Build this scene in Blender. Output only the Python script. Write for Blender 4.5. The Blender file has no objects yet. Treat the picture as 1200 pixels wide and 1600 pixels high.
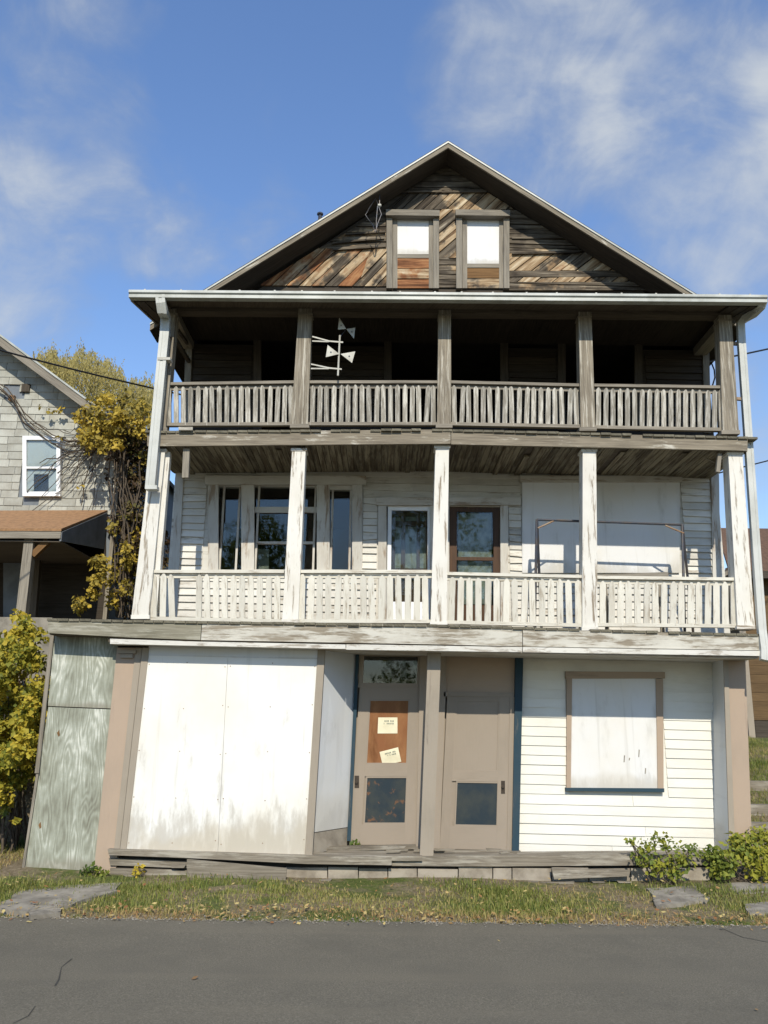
import bpy, bmesh, math, random
from mathutils import Vector, Matrix
rnd = random.Random(7)
R = math.radians
scene = bpy.context.scene
C = scene.collection

# ------------------------------------------------------------------ camera
FPX, CAM, PITCH, ROLL = 1290.0, Vector((0, -10.8, 1.9)), R(14.0), R(0.7)
FWD = Vector((0, math.cos(PITCH), math.sin(PITCH)))
U0 = Vector((0, -math.sin(PITCH), math.cos(PITCH))); R0 = Vector((1, 0, 0))
RGT = R0 * math.cos(ROLL) + U0 * math.sin(ROLL)
UPV = U0 * math.cos(ROLL) - R0 * math.sin(ROLL)
cd = bpy.data.cameras.new('camera'); cam = bpy.data.objects.new('camera', cd); C.objects.link(cam)
m = Matrix((RGT, UPV, -FWD)).transposed().to_4x4(); m.translation = CAM; cam.matrix_world = m
cd.sensor_fit = 'VERTICAL'; cd.sensor_height = 24.0; cd.sensor_width = 18.0
cd.lens = FPX / 1600 * 24.0; cd.clip_end = 3000; cd.clip_start = .05
scene.camera = cam
scene.render.resolution_x, scene.render.resolution_y = 768, 1024

def P(px, py, Y):
    """the point of the place that lies on the upright plane Y"""
    d = FWD + RGT * ((px - 600) / FPX) + UPV * ((800 - py) / FPX)
    return CAM + d * ((Y - CAM.y) / d.y)
def DIR(px, py):
    return (FWD + RGT * ((px - 600) / FPX) + UPV * ((800 - py) / FPX)).normalized()

# ------------------------------------------------------------------ sky, sun, exposure
SUN_EL, SUN_AZ = R(39.0), R(1.5)       # azimuth measured from straight behind the viewer towards the right
sdir = Vector((math.sin(SUN_AZ) * math.cos(SUN_EL), -math.cos(SUN_AZ) * math.cos(SUN_EL), math.sin(SUN_EL)))
w = bpy.data.worlds.new('World'); scene.world = w; w.use_nodes = True
nt = w.node_tree; nt.nodes.clear()
def wn(t, **k):
    n = nt.nodes.new(t)
    for a, b in k.items(): setattr(n, a, b)
    return n
def wmath(op, a, b=None, c=None, clamp=False):
    n = wn('ShaderNodeMath', operation=op, use_clamp=clamp)
    for i, v in enumerate((a, b, c)):
        if v is None: continue
        if isinstance(v, (int, float)): n.inputs[i].default_value = v
        else: nt.links.new(v, n.inputs[i])
    return n.outputs[0]
sky = wn('ShaderNodeTexSky', sky_type='NISHITA'); sky.sun_disc = False
sky.sun_elevation = SUN_EL; sky.sun_rotation = math.atan2(sdir.x, sdir.y)
sky.air_density = 1.5; sky.dust_density = 0.0; sky.ozone_density = 3.0; sky.altitude = 0
tc = wn('ShaderNodeTexCoord')
def wnoise(scale, detail, rough, dist, stretch):
    mp = wn('ShaderNodeMapping'); mp.inputs['Scale'].default_value = stretch
    nt.links.new(tc.outputs['Generated'], mp.inputs[0])
    n = wn('ShaderNodeTexNoise'); nt.links.new(mp.outputs[0], n.inputs['Vector'])
    n.inputs['Scale'].default_value = scale; n.inputs['Detail'].default_value = detail
    n.inputs['Roughness'].default_value = rough; n.inputs['Distortion'].default_value = dist
    return n.outputs['Fac']
n1 = wnoise(3.6, 9, .56, .5, (1, 1, 1.4)); n2 = wnoise(9.0, 7, .58, .6, (1, 1, 1.25))
acc = wmath('SUBTRACT', wmath('ADD', wmath('MULTIPLY', n1, 1.0), wmath('MULTIPLY', n2, .55)), .275)
banks = None
for px, py, rad, amt in [(860, 150, 11, .17), (860, 270, 8, .07), (1190, 270, 10, .21), (1080, 370, 7, .05), (960, 10, 12, .07), (740, 20, 8, .06),
                         (50, 130, 9, .17), (120, 20, 8, .07), (-20, 380, 8, .20), (240, 340, 6, .14), (1160, 740, 7, .15), (450, 150, 12, -.12), (1060, 175, 5, -.13)]:
    c = DIR(px, py)
    dn = wn('ShaderNodeVectorMath', operation='DOT_PRODUCT')
    nt.links.new(tc.outputs['Generated'], dn.inputs[0]); dn.inputs[1].default_value = c
    mr = wn('ShaderNodeMapRange', interpolation_type='SMOOTHERSTEP')
    nt.links.new(dn.outputs['Value'], mr.inputs[0])
    mr.inputs[1].default_value = math.cos(R(rad)); mr.inputs[2].default_value = 1.0
    mr.inputs[3].default_value = 0; mr.inputs[4].default_value = amt
    banks = mr.outputs[0] if banks is None else wmath('ADD', banks, mr.outputs[0])
acc = wmath('ADD', acc, banks)
cov = wn('ShaderNodeMapRange', interpolation_type='SMOOTHSTEP'); nt.links.new(acc, cov.inputs[0])
cov.inputs[1].default_value = .42; cov.inputs[2].default_value = .97; cov.inputs[3].default_value = 0; cov.inputs[4].default_value = .85
mixc = wn('ShaderNodeMix', data_type='RGBA'); nt.links.new(cov.outputs[0], mixc.inputs['Factor'])
hs = wn('ShaderNodeMix', data_type='RGBA', blend_type='MULTIPLY'); hs.inputs['Factor'].default_value = 1.0; hs.inputs['B'].default_value = (1.14, 1.27, 1.58, 1)   # the camera's cool white balance
nt.links.new(sky.outputs[0], hs.inputs['A']); nt.links.new(hs.outputs['Result'], mixc.inputs['A']); 
cl = wn('ShaderNodeMix', data_type='RGBA'); cl.inputs['A'].default_value = (2.9, 3.4, 4.25, 1); cl.inputs['B'].default_value = (5.6, 5.9, 6.1, 1)   # thin grey veil, bright billows
clf = wn('ShaderNodeMapRange', interpolation_type='SMOOTHSTEP'); nt.links.new(acc, clf.inputs[0]); clf.inputs[1].default_value = .52; clf.inputs[2].default_value = .95
nt.links.new(clf.outputs[0], cl.inputs['Factor']); nt.links.new(cl.outputs['Result'], mixc.inputs['B'])
bg = wn('ShaderNodeBackground'); bg.inputs['Strength'].default_value = 0.115
nt.links.new(mixc.outputs['Result'], bg.inputs[0])
out = wn('ShaderNodeOutputWorld'); nt.links.new(bg.outputs[0], out.inputs[0])
sl = bpy.data.lights.new('sun', 'SUN'); sl.energy = 4.9; sl.angle = R(.53); sl.color = (1, .925, .785)
so = bpy.data.objects.new('sun', sl); C.objects.link(so); so.rotation_euler = sdir.to_track_quat('Z', 'Y').to_euler()
so.location = (6, -30, 26)
vs = scene.view_settings; vs.view_transform = 'Standard'; vs.look = 'None'; vs.exposure = 0.0; vs.gamma = 1; vs.use_curve_mapping = False
scene.cycles.max_bounces = 6; scene.cycles.transparent_max_bounces = 12

# ------------------------------------------------------------------ materials
class Mt:
    def __init__(s, name, rough=.8, spec=.3):
        s.m = bpy.data.materials.new(name); s.m.use_nodes = True
        s.t = s.m.node_tree; s.b = s.t.nodes['Principled BSDF']
        s.b.inputs['Roughness'].default_value = rough; s.b.inputs['Specular IOR Level'].default_value = spec
    def n(s, t, **k):
        n = s.t.nodes.new(t)
        for a, b in k.items(): setattr(n, a, b)
        return n
    def put(s, v, sock):
        if isinstance(v, bpy.types.NodeSocket): s.t.links.new(v, sock)
        elif isinstance(v, (tuple, list)) and len(v) == 3 and sock.type == 'RGBA': sock.default_value = (*v, 1)
        else: sock.default_value = v
    def math(s, op, a, b=None, c=None, clamp=False):
        n = s.n('ShaderNodeMath', operation=op, use_clamp=clamp)
        for i, v in enumerate((a, b, c)):
            if v is not None: s.put(v, n.inputs[i])
        return n.outputs[0]
    def co(s, kind='UV', scale=(1, 1, 1), rand=True):
        tc = s.n('ShaderNodeTexCoord')
        v = tc.outputs[kind]
        if rand:
            oi = s.n('ShaderNodeObjectInfo')
            cb = s.n('ShaderNodeCombineXYZ')
            s.put(s.math('MULTIPLY', oi.outputs['Random'], 37.0), cb.inputs[0]); s.put(s.math('MULTIPLY', oi.outputs['Random'], 91.0), cb.inputs[1])
            va = s.n('ShaderNodeVectorMath', operation='ADD'); s.put(v, va.inputs[0]); s.put(cb.outputs[0], va.inputs[1]); v = va.outputs[0]
        mp = s.n('ShaderNodeMapping'); s.put(v, mp.inputs[0]); mp.inputs['Scale'].default_value = scale
        return mp.outputs[0]
    def noise(s, co, scale=1, detail=5, rough=.6, dist=0):
        n = s.n('ShaderNodeTexNoise'); s.put(co, n.inputs['Vector'])
        n.inputs['Scale'].default_value = scale; n.inputs['Detail'].default_value = detail
        n.inputs['Roughness'].default_value = rough; n.inputs['Distortion'].default_value = dist
        return n.outputs['Fac']
    def step(s, v, a, b, lo=0., hi=1.):
        n = s.n('ShaderNodeMapRange', interpolation_type='SMOOTHSTEP'); s.put(v, n.inputs[0])
        for i, x in enumerate((a, b, lo, hi)): n.inputs[i + 1].default_value = x
        return n.outputs[0]
    def ramp(s, v, stops):
        n = s.n('ShaderNodeValToRGB'); s.put(v, n.inputs[0]); e = n.color_ramp.elements
        while len(e) < len(stops): e.new(.5)
        for k, (p, c) in enumerate(stops): e[k].position = p; e[k].color = (*c, 1)
        return n.outputs[0]
    def mix(s, f, a, b, blend='MIX'):
        n = s.n('ShaderNodeMix', data_type='RGBA', blend_type=blend)
        s.put(f, n.inputs['Factor']); s.put(a, n.inputs['A']); s.put(b, n.inputs['B'])
        return n.outputs['Result']
    def rand(s): return s.n('ShaderNodeObjectInfo').outputs['Random']
    def col(s, v): s.put(v, s.b.inputs['Base Color'])
    def bump(s, h, strength=.3, dist=.01):
        n = s.n('ShaderNodeBump'); s.put(h, n.inputs['Height']); n.inputs['Strength'].default_value = strength; n.inputs['Distance'].default_value = dist
        s.put(n.outputs[0], s.b.inputs['Normal'])

def lerp3(a, b, f): return tuple(x + (y - x) * f for x, y in zip(a, b))
def wood(name, dark, light, paint=None, peel=.45, soft=.05, pscale=(1.3, 7, 7), rv=.3, grain=(2.2, 46, 46), rough=.82, bump=.35, dirt=None, pdirt=.25):
    """weathered boards: grain along U; paint flakes off where a noise falls below 'peel'"""
    t = Mt(name, rough, .25); sc = lambda c: tuple(x * k for x, k in zip(c, (.87, .86, .84))) if c else c
    dark, light, paint, dirt = sc(dark), sc(light), sc(paint), sc(dirt)
    g = t.noise(t.co('UV', grain), 1, 6, .65, .4)
    g2 = t.noise(t.co('UV', (.9, 4, 4)), 1, 3, .5)
    c = t.ramp(t.math('ADD', t.math('MULTIPLY', g, .7), t.math('MULTIPLY', g2, .3)), [(.32, dark), (.5, lerp3(dark, light, .55)), (.68, light)])
    h = g
    if paint:
        k = t.noise(t.co('UV', pscale), 1, 8, .68, .2)
        k = t.math('ADD', t.math('MULTIPLY', k, .8), t.math('MULTIPLY', g, .2))
        k = t.step(k, peel - soft, peel + soft)
        s1 = t.noise(t.co('UV', (1.5, 2.2, 2.2)), 1, 6, .6)
        s2 = t.noise(t.co('UV', (5, 60, 60)), 1, 3, .6)
        pc = t.mix(t.step(t.math('ADD', t.math('MULTIPLY', s1, .75), t.math('MULTIPLY', s2, .25)), .4, .72, 0, pdirt), paint, dirt or lerp3(dark, light, .5))
        c = t.mix(k, c, pc); h = t.math('ADD', t.math('MULTIPLY', g, .3), t.math('MULTIPLY', k, .7))
    if rv:
        f = t.math('ADD', t.math('MULTIPLY', t.rand(), rv), 1 - rv * .6)
        cb = t.n('ShaderNodeCombineColor'); [t.put(f, cb.inputs[i]) for i in range(3)]
        c = t.mix(1.0, c, cb.outputs[0], 'MULTIPLY')
    t.col(c); t.bump(h, bump, .006)
    return t.m

def plain(name, col, col2=None, scale=6, rough=.6, spec=.35, metal=0, bump=0, kind='UV', detail=5):
    t = Mt(name, rough, spec); t.b.inputs['Metallic'].default_value = metal
    n = t.noise(t.co(kind), scale, detail, .6)
    t.col(t.mix(t.step(n, .35, .7), col, col2 or tuple(x * .75 for x in col)))
    if bump: t.bump(n, bump, .01)
    return t.m

M = {}
M['post_white'] = wood('peeling_white_paint', (.20, .16, .115), (.46, .40, .32), (.77, .755, .70), peel=.435, soft=.035, pscale=(1.6, 16, 16), rv=.08, pdirt=.35, dirt=(.5, .44, .34))
M['post_grey'] = wood('grey_post_wood', (.115, .098, .075), (.33, .29, .225), (.50, .47, .40), peel=.56, soft=.06, pscale=(1.2, 22, 22), rv=.25)
M['fascia_white'] = wood('fascia_flaking_white', (.17, .14, .10), (.40, .355, .28), (.62, .605, .54), peel=.485, soft=.06, pscale=(1.8, 9, 9), rv=.06, pdirt=.65)
M['fascia_grey'] = wood('fascia_weathered', (.12, .10, .075), (.36, .315, .24), (.58, .555, .48), peel=.60, soft=.05, pscale=(2.2, 8, 8), rv=.1)
M['fascia_mossy'] = wood('fascia_mossy', (.15, .14, .10), (.34, .32, .25), (.46, .45, .38), peel=.56, soft=.08, pscale=(1.4, 5, 5), rv=.1)
M['strip_white'] = wood('strip_white', (.3, .27, .22), (.5, .46, .4), (.70, .69, .64), peel=.45, soft=.04, pscale=(3, 14, 14), rv=.05, pdirt=.5)
M['picket_grey'] = wood('picket_grey', (.17, .155, .125), (.40, .375, .32), (.56, .54, .48), peel=.52, soft=.06, pscale=(3, 30, 30), rv=.35)
M['picket_white'] = wood('picket_white', (.32, .28, .22), (.52, .47, .38), (.70, .68, .60), peel=.42, soft=.06, pscale=(3, 22, 22), rv=.2, pdirt=.5)
M['clap_white'] = wood('clapboard_white', (.22, .185, .14), (.5, .45, .37), (.72, .705, .65), peel=.41, soft=.06, pscale=(1.4, 7, 7), rv=.28, pdirt=.5)
M['clap_store'] = wood('clapboard_store_white', (.3, .26, .2), (.5, .46, .38), (.82, .81, .745), peel=.31, soft=.05, pscale=(.9, 5, 5), rv=.06, pdirt=.22, bump=.2)
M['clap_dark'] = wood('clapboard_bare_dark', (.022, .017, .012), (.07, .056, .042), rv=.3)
M['frame_dark'] = wood('trim_bare_dark', (.035, .028, .021), (.10, .083, .065), rv=.15)
M['beam_dark'] = wood('beam_stained', (.06, .047, .034), (.17, .14, .105), rv=.15)
M['grey_trim'] = wood('trim_bare_grey', (.13, .115, .095), (.36, .325, .265), rv=.15)
M['frame_white'] = wood('window_trim_white', (.26, .20, .145), (.44, .36, .28), (.62, .605, .555), peel=.44, soft=.05, pscale=(1.2, 6, 6), rv=.14, pdirt=.5)
M['deck'] = wood('deck_boards_mossy', (.07, .065, .045), (.24, .22, .165), rv=.45)
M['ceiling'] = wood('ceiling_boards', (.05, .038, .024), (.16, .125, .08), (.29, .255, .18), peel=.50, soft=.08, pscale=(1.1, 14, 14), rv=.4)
M['sill'] = wood('sill_beam_wood', (.10, .085, .065), (.30, .265, .21), (.38, .355, .3), peel=.55, soft=.08, rv=.2)
M['tan_paint'] = wood('tan_paint', (.22, .17, .13), (.4, .33, .27), (.43, .335, .255), peel=.37, soft=.08, pscale=(.8, 3, 3), rv=.03, pdirt=.3, dirt=(.3, .25, .2), bump=.15)
M['beige_paint'] = wood('beige_door_paint', (.17, .14, .11), (.3, .26, .21), (.33, .28, .225), peel=.33, soft=.08, pscale=(1, 4, 4), rv=.04, pdirt=.3, dirt=(.22, .19, .15), bump=.12)
M['taupe'] = wood('taupe_paint', (.17, .14, .11), (.32, .28, .23), (.36, .315, .255), peel=.37, soft=.06, pscale=(1, 7, 7), rv=.05, pdirt=.35, dirt=(.22, .19, .15))
M['blue_paint'] = wood('blue_trim_paint', (.05, .05, .05), (.16, .16, .15), (.028, .06, .085), peel=.40, soft=.05, pscale=(1.5, 10, 10), rv=.02, pdirt=.2)
M['ochre'] = wood('stained_plywood', (.17, .07, .026), (.36, .18, .08), rv=.0, grain=(3, 9, 9), paint=(.25, .105, .045), peel=.52, soft=.12, pscale=(2, 5, 5))
M['bare_brown'] = wood('bare_brown_plank', (.11, .055, .02), (.30, .17, .07), rv=.25)

def gable_mat(name, warm):
    """old sheathing: streaks run along each plank, colour differs from plank to plank"""
    t = Mt(name, .85, .2)
    g = t.noise(t.co('UV', (1.2, 13, 13)), 1, 6, .6, .4)
    f = t.noise(t.co('UV', (4, 60, 60)), 1, 3, .6)
    b = t.noise(t.co('UV', (.9, 3.5, 3.5)), 1, 4, .6)
    g = t.math('ADD', t.math('MULTIPLY', g, .8), t.math('MULTIPLY', f, .2))
    grey = t.ramp(g, [(.34, (.020, .016, .011)), (.47, (.085, .068, .049)), (.57, (.155, .128, .094)), (.70, (.34, .295, .225))])
    tan = t.ramp(g, [(.33, (.06, .034, .018)), (.45, (.25, .165, .09)), (.54, (.40, .30, .185)), (.66, (.58, .49, .35))])
    dk = t.ramp(g, [(.36, (.013, .010, .008)), (.5, (.05, .039, .028)), (.62, (.12, .10, .075)), (.72, (.3, .26, .2))])
    rust = t.ramp(g, [(.34, (.03, .013, .007)), (.47, (.15, .05, .018)), (.56, (.27, .10, .032)), (.68, (.45, .25, .09))])
    ge = t.n('ShaderNodeNewGeometry'); pw = t.noise(ge.outputs['Position'], 1.7, 5, .6)      # weathering runs on from plank to plank
    r = t.rand(); bb = t.math('ADD', t.math('MULTIPLY', t.math('SUBTRACT', b, .5), .8), t.math('MULTIPLY', t.math('SUBTRACT', pw, .5), 1.9))
    r2 = t.math('MULTIPLY_ADD', t.math('FRACT', t.math('MULTIPLY', r, 7.31)), .6, .2); r3 = t.math('MULTIPLY_ADD', t.math('FRACT', t.math('MULTIPLY', r, 23.7)), .6, .2)
    r = t.math('MULTIPLY_ADD', r, .6, .2)
    nb_ = t.math('MULTIPLY', bb, -1.0)
    c = t.mix(t.step(t.math('ADD', r, bb), .82 - .55 * warm, 1.0 - .55 * warm), grey, tan)
    c = t.mix(t.step(t.math('ADD', r3, nb_), .58, .78, 0, .9), c, dk)
    lim = 1.02 - .22 * warm if warm < 1 else .30
    c = t.mix(t.step(t.math('ADD', r2, bb), lim, lim + .22, 0, .85), c, rust)
    t.col(c); t.bump(g, .8, .012)
    return t.m
M['gable_warm'] = gable_mat('gable_plank_warm', .95)
M['gable_rust'] = gable_mat('gable_plank_rust', 1.25)
M['gable_cool'] = gable_mat('gable_plank_grey', .12)

def sheet(name, col, stain, amt=.5, low=.35):
    """painted sheet: mould and splash marks climb from the bottom edge, drips and yellowing elsewhere"""
    t = Mt(name, .6, .3); col, stain = tuple(x * .9 for x in col), tuple(x * .85 for x in stain)
    tc = t.n('ShaderNodeTexCoord'); sp = t.n('ShaderNodeSeparateXYZ'); t.put(tc.outputs['Generated'], sp.inputs[0])
    n = t.noise(t.co('UV', (3.5, 1.1, 3.5), False), 1, 7, .65)
    f = t.noise(t.co('UV', (24, 5, 24), False), 1, 4, .6)
    y = t.noise(t.co('UV', (1.1, .8, 1), False), 1, 4, .55)
    s = t.noise(t.co('UV', (11, .45, 1), False), 1, 5, .6)
    k = t.math('ADD', t.math('MULTIPLY', n, .75), t.math('MULTIPLY', f, .25))
    up = t.step(sp.outputs[2], 0., low, .24, 0)
    c = t.mix(t.step(y, .42, .72, 0, .42), col, lerp3(col, (.62, .55, .40), .75))
    c = t.mix(t.step(s, .56, .74, 0, .34), c, stain)
    c = t.mix(t.step(t.math('ADD', k, up), .57, .76, 0, amt), c, stain)
    edge = t.step(t.math('ABSOLUTE', t.math('SUBTRACT', sp.outputs[0], .5)), .46, .5, 0, .12)
    c = t.mix(t.step(t.math('ADD', n, edge), .54, .72, 0, .22), c, stain)
    c = t.mix(t.math('MULTIPLY', t.step(t.math('ADD', y, t.step(sp.outputs[2], 0, .24, .22, 0)), .58, .70, 0, amt * .85), t.step(sp.outputs[2], .05, .3, 1, 0)), c, lerp3(stain, (.5, .44, .33), .6))
    t.col(c); t.bump(t.math('ADD', f, t.math('MULTIPLY', y, 3.0)), .12, .006); return t.m
M['sheet'] = sheet('white_painted_sheet', (.80, .795, .755), (.42, .38, .31), .62, .40)
M['sheet_clean'] = sheet('white_panel', (.74, .74, .73), (.45, .43, .38), .45, .2)
M['sheet_side'] = sheet('pale_side_sheet', (.66, .68, .695), (.45, .45, .44), .45, .2)

def plywood():
    """rotary-cut sheet: worn paint left along the flame figure of the grain"""
    t = Mt('green_white_plywood', .75, .25)
    tc = t.n('ShaderNodeTexCoord'); su = t.n('ShaderNodeSeparateXYZ'); t.put(t.co('UV', (1, 1, 1)), su.inputs[0])
    big = t.noise(t.co('UV', (3.4, .7, 1)), 1, 2.4, .5, .2)
    ph = t.math('ADD', t.math('MULTIPLY', big, 95.0), t.math('MULTIPLY', su.outputs[0], 26.0))
    rings = t.math('MULTIPLY_ADD', t.math('SINE', ph), .5, .5)
    n = t.noise(t.co('UV', (2.2, 1.3, 1)), 1, 6, .62); f = t.noise(t.co('UV', (75, 5, 1)), 1, 3, .55)
    k = t.math('ADD', t.math('MULTIPLY', rings, .12), t.math('ADD', t.math('MULTIPLY', n, 1.0), t.math('MULTIPLY', f, .34)))
    c = t.ramp(t.math('MULTIPLY', k, .8), [(.40, (.15, .145, .11)), (.54, (.25, .26, .205)), (.64, (.33, .345, .285)), (.74, (.58, .59, .52))])
    sp = t.n('ShaderNodeSeparateXYZ'); t.put(tc.outputs['Generated'], sp.inputs[0])
    c = t.mix(t.step(t.math('ADD', n, t.step(sp.outputs[2], 0, .14, .3, 0)), .60, .84, 0, .65), c, (.19, .17, .125))
    t.col(c); t.bump(k, .2, .004); return t.m
M['plywood'] = plywood()
M['gutter'] = plain('gutter_enamel', (.44, .455, .42), (.29, .30, .265), 3, .45, .5)
M['spout'] = plain('downspout_enamel', (.50, .505, .465), (.39, .395, .355), 2, .45, .5)
M['metal_dark'] = plain('dark_steel', (.03, .04, .06), (.07, .055, .045), 9, .5, .5, .3)
M['metal_rust'] = plain('rusty_steel', (.22, .12, .06), (.33, .27, .2), 9, .75)
M['tin'] = plain('dull_tin', (.50, .49, .43), (.34, .32, .27), 5, .55, .4)
M['paper'] = plain('yellowed_paper', (.72, .68, .50), (.62, .57, .40), 4, .8)
M['ink'] = plain('grey_ink', (.10, .14, .13), None, 5, .8)
M['blue_panel'] = plain('dark_blue_panel', (.014, .026, .036), (.035, .042, .04), 4, .6, .3)
def rusted():
    t = Mt('rust_flecked_blue_panel', .6, .3); o = t.co('UV', (1, 1, 1), False)
    a = t.noise(o, 9, 6, .6, .4); b = t.noise(o, 4, 4, .6)
    c = t.mix(t.step(b, .35, .7), (.014, .026, .036), (.035, .042, .04)); t.col(t.mix(t.step(a, .56, .68, 0, .75), c, (.17, .08, .035))); return t.m
M['blue_rust'] = rusted()
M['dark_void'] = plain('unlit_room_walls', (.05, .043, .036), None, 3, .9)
M['shingle_dark'] = plain('roof_shingle', (.07, .066, .06), (.035, .033, .03), 20, .9, bump=.4)
M['lock'] = plain('old_bronze', (.06, .045, .032), None, 9, .5, .5, .4)
M['brown_door'] = wood('varnished_brown_door', (.04, .019, .009), (.10, .05, .022), rv=.02, rough=.5)
M['curtain'] = plain('lace_curtain', (.27, .285, .235), (.15, .165, .135), 12, .9)
M['concrete'] = plain('concrete', (.27, .245, .20), (.14, .125, .10), 4, .9, bump=.3)
M['block'] = plain('stucco_block', (.34, .30, .24), (.20, .17, .13), 4, .9, bump=.35)
M['wire'] = plain('black_cable', (.012, .012, .014), None, 5, .6)

def glass():
    t = Mt('window_glass'); t.t.nodes.remove(t.b)
    lw = t.n('ShaderNodeLayerWeight'); lw.inputs[0].default_value = .5
    frf = t.math('MULTIPLY_ADD', t.math('POWER', lw.outputs['Facing'], 4.0), .8, .055)
    gl = t.n('ShaderNodeBsdfGlossy'); gl.inputs['Roughness'].default_value = .02
    n = t.noise(t.co('UV', (1.2, 1.2, 1.2)), 1, 2, .5); b = t.n('ShaderNodeBump'); t.put(n, b.inputs['Height']); b.inputs['Strength'].default_value = .06; b.inputs['Distance'].default_value = .05
    t.put(b.outputs[0], gl.inputs['Normal'])
    tr = t.n('ShaderNodeBsdfTransparent'); tr.inputs[0].default_value = (.84, .87, .86, 1)
    mx = t.n('ShaderNodeMixShader'); t.put(frf, mx.inputs[0]); t.put(tr.outputs[0], mx.inputs[1]); t.put(gl.outputs[0], mx.inputs[2])
    t.put(mx.outputs[0], t.t.nodes['Material Output'].inputs[0]); return t.m
M['glass'] = glass()

def leaf(name, cols, trans=.35):
    t = Mt(name, .6, .3)
    at = t.n('ShaderNodeAttribute'); at.attribute_name = 'tone'
    c = t.ramp(at.outputs['Fac'], [(i / max(1, len(cols) - 1), k) for i, k in enumerate(cols)])
    t.col(c)
    tl = t.n('ShaderNodeBsdfTranslucent'); t.put(c, tl.inputs[0])
    mx = t.n('ShaderNodeMixShader'); mx.inputs[0].default_value = trans
    t.put(t.b.outputs[0], mx.inputs[1]); t.put(tl.outputs[0], mx.inputs[2]); t.put(mx.outputs[0], t.t.nodes['Material Output'].inputs[0]); return t.m
M['leaf_yellow'] = leaf('leaf_yellow', [(.06, .09, .015), (.19, .20, .026), (.42, .35, .04), (.54, .40, .045)])
M['leaf_vine'] = leaf('leaf_vine', [(.09, .05, .025), (.17, .14, .035), (.36, .28, .05), (.54, .39, .055)])
M['leaf_brown'] = leaf('leaf_brown', [(.025, .018, .012), (.06, .035, .018), (.10, .07, .025), (.09, .10, .025)], .2)
M['leaf_willow'] = leaf('leaf_willow', [(.24, .20, .075), (.36, .30, .10), (.48, .40, .14)], .4)
M['leaf_green'] = leaf('leaf_green', [(.04, .07, .016), (.09, .14, .026), (.19, .23, .04), (.33, .32, .04)])
M['grass'] = leaf('grass_blade', [(.12, .16, .03), (.23, .24, .055), (.38, .31, .12), (.40, .25, .11)], .3)
M['litter'] = leaf('fallen_leaf', [(.22, .09, .035), (.36, .22, .08), (.50, .40, .16), (.15, .08, .04)], .1)
M['bark'] = plain('bark', (.09, .07, .05), (.045, .035, .025), 14, .9, bump=.5)
M['stem'] = plain('vine_stem', (.11, .085, .06), (.05, .04, .03), 14, .9)

def asphalt():
    t = Mt('old_asphalt', .88, .25)
    o = t.co('Object', (1, 1, 1), False)
    f = t.noise(o, 80, 4, .75); n = t.noise(o, 1.3, 6, .6); p = t.noise(t.co('Object', (.10, 1.1, 1), False), 1, 4, .55)
    vo = t.n('ShaderNodeTexVoronoi'); t.put(o, vo.inputs['Vector']); vo.inputs['Scale'].default_value = 75
    c = t.ramp(f, [(.3, (.078, .070, .052)), (.52, (.128, .116, .088)), (.72, (.21, .192, .148))])
    c = t.mix(t.step(vo.outputs['Distance'], .1, .35, .45, 0), c, (.23, .205, .165))
    c = t.mix(t.step(n, .42, .66, 0, .4), c, (.092, .085, .067))
    c = t.mix(t.step(p, .5, .66, 0, .45), c, (.155, .137, .102))
    t.col(c); t.bump(f, .5, .008); return t.m
M['asphalt'] = asphalt()
def soil():
    t = Mt('soil_and_thatch', .95, .15)
    o = t.co('Object', (1, 1, 1), False)
    n = t.noise(o, 1.6, 7, .65); f = t.noise(o, 26, 5, .7)
    c = t.ramp(f, [(.3, (.085, .066, .04)), (.5, (.17, .135, .085)), (.72, (.30, .24, .16))])
    c = t.mix(t.step(n, .42, .6), c, t.ramp(f, [(.3, (.035, .055, .012)), (.7, (.12, .14, .035))]))
    t.col(c); t.bump(f, .6, .03); return t.m
M['soil'] = soil()
def shing():
    t = Mt('asbestos_shingle', .85, .2)
    n = t.noise(t.co('UV', (2, 2, 2)), 1, 6, .65); f = t.noise(t.co('UV', (4, 45, 45)), 1, 4, .6)
    c = t.mix(t.step(n, .35, .7), (.42, .42, .37), (.30, .29, .245))
    c = t.mix(t.step(f, .45, .8, 0, .35), c, (.22, .21, .18))
    v = t.math('ADD', t.math('MULTIPLY', t.rand(), .25), .84)
    cb = t.n('ShaderNodeCombineColor'); [t.put(v, cb.inputs[i]) for i in range(3)]
    t.col(t.mix(1., c, cb.outputs[0], 'MULTIPLY')); t.bump(f, .2, .005); return t.m
M['asbestos'] = shing()
M['roof_brown'] = plain('brown_roof_shingle', (.31, .175, .085), (.21, .12, .06), 14, .9, bump=.4)
M['brown_wall'] = wood('brown_stained_siding', (.08, .05, .025), (.18, .115, .055), rv=.15)
M['roof_umber'] = plain('umber_roof_shingle', (.13, .075, .045), (.08, .048, .03), 14, .9, bump=.4)
M['vinyl'] = plain('white_vinyl', (.80, .81, .81), (.72, .73, .73), 3, .4, .4)
M['bluegrey'] = plain('bluegrey_board', (.17, .19, .21), (.12, .135, .15), 3, .7)
M['lawn'] = plain('mown_lawn', (.05, .085, .014), (.10, .12, .03), 9, .95, kind='Object', bump=.4)

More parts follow.
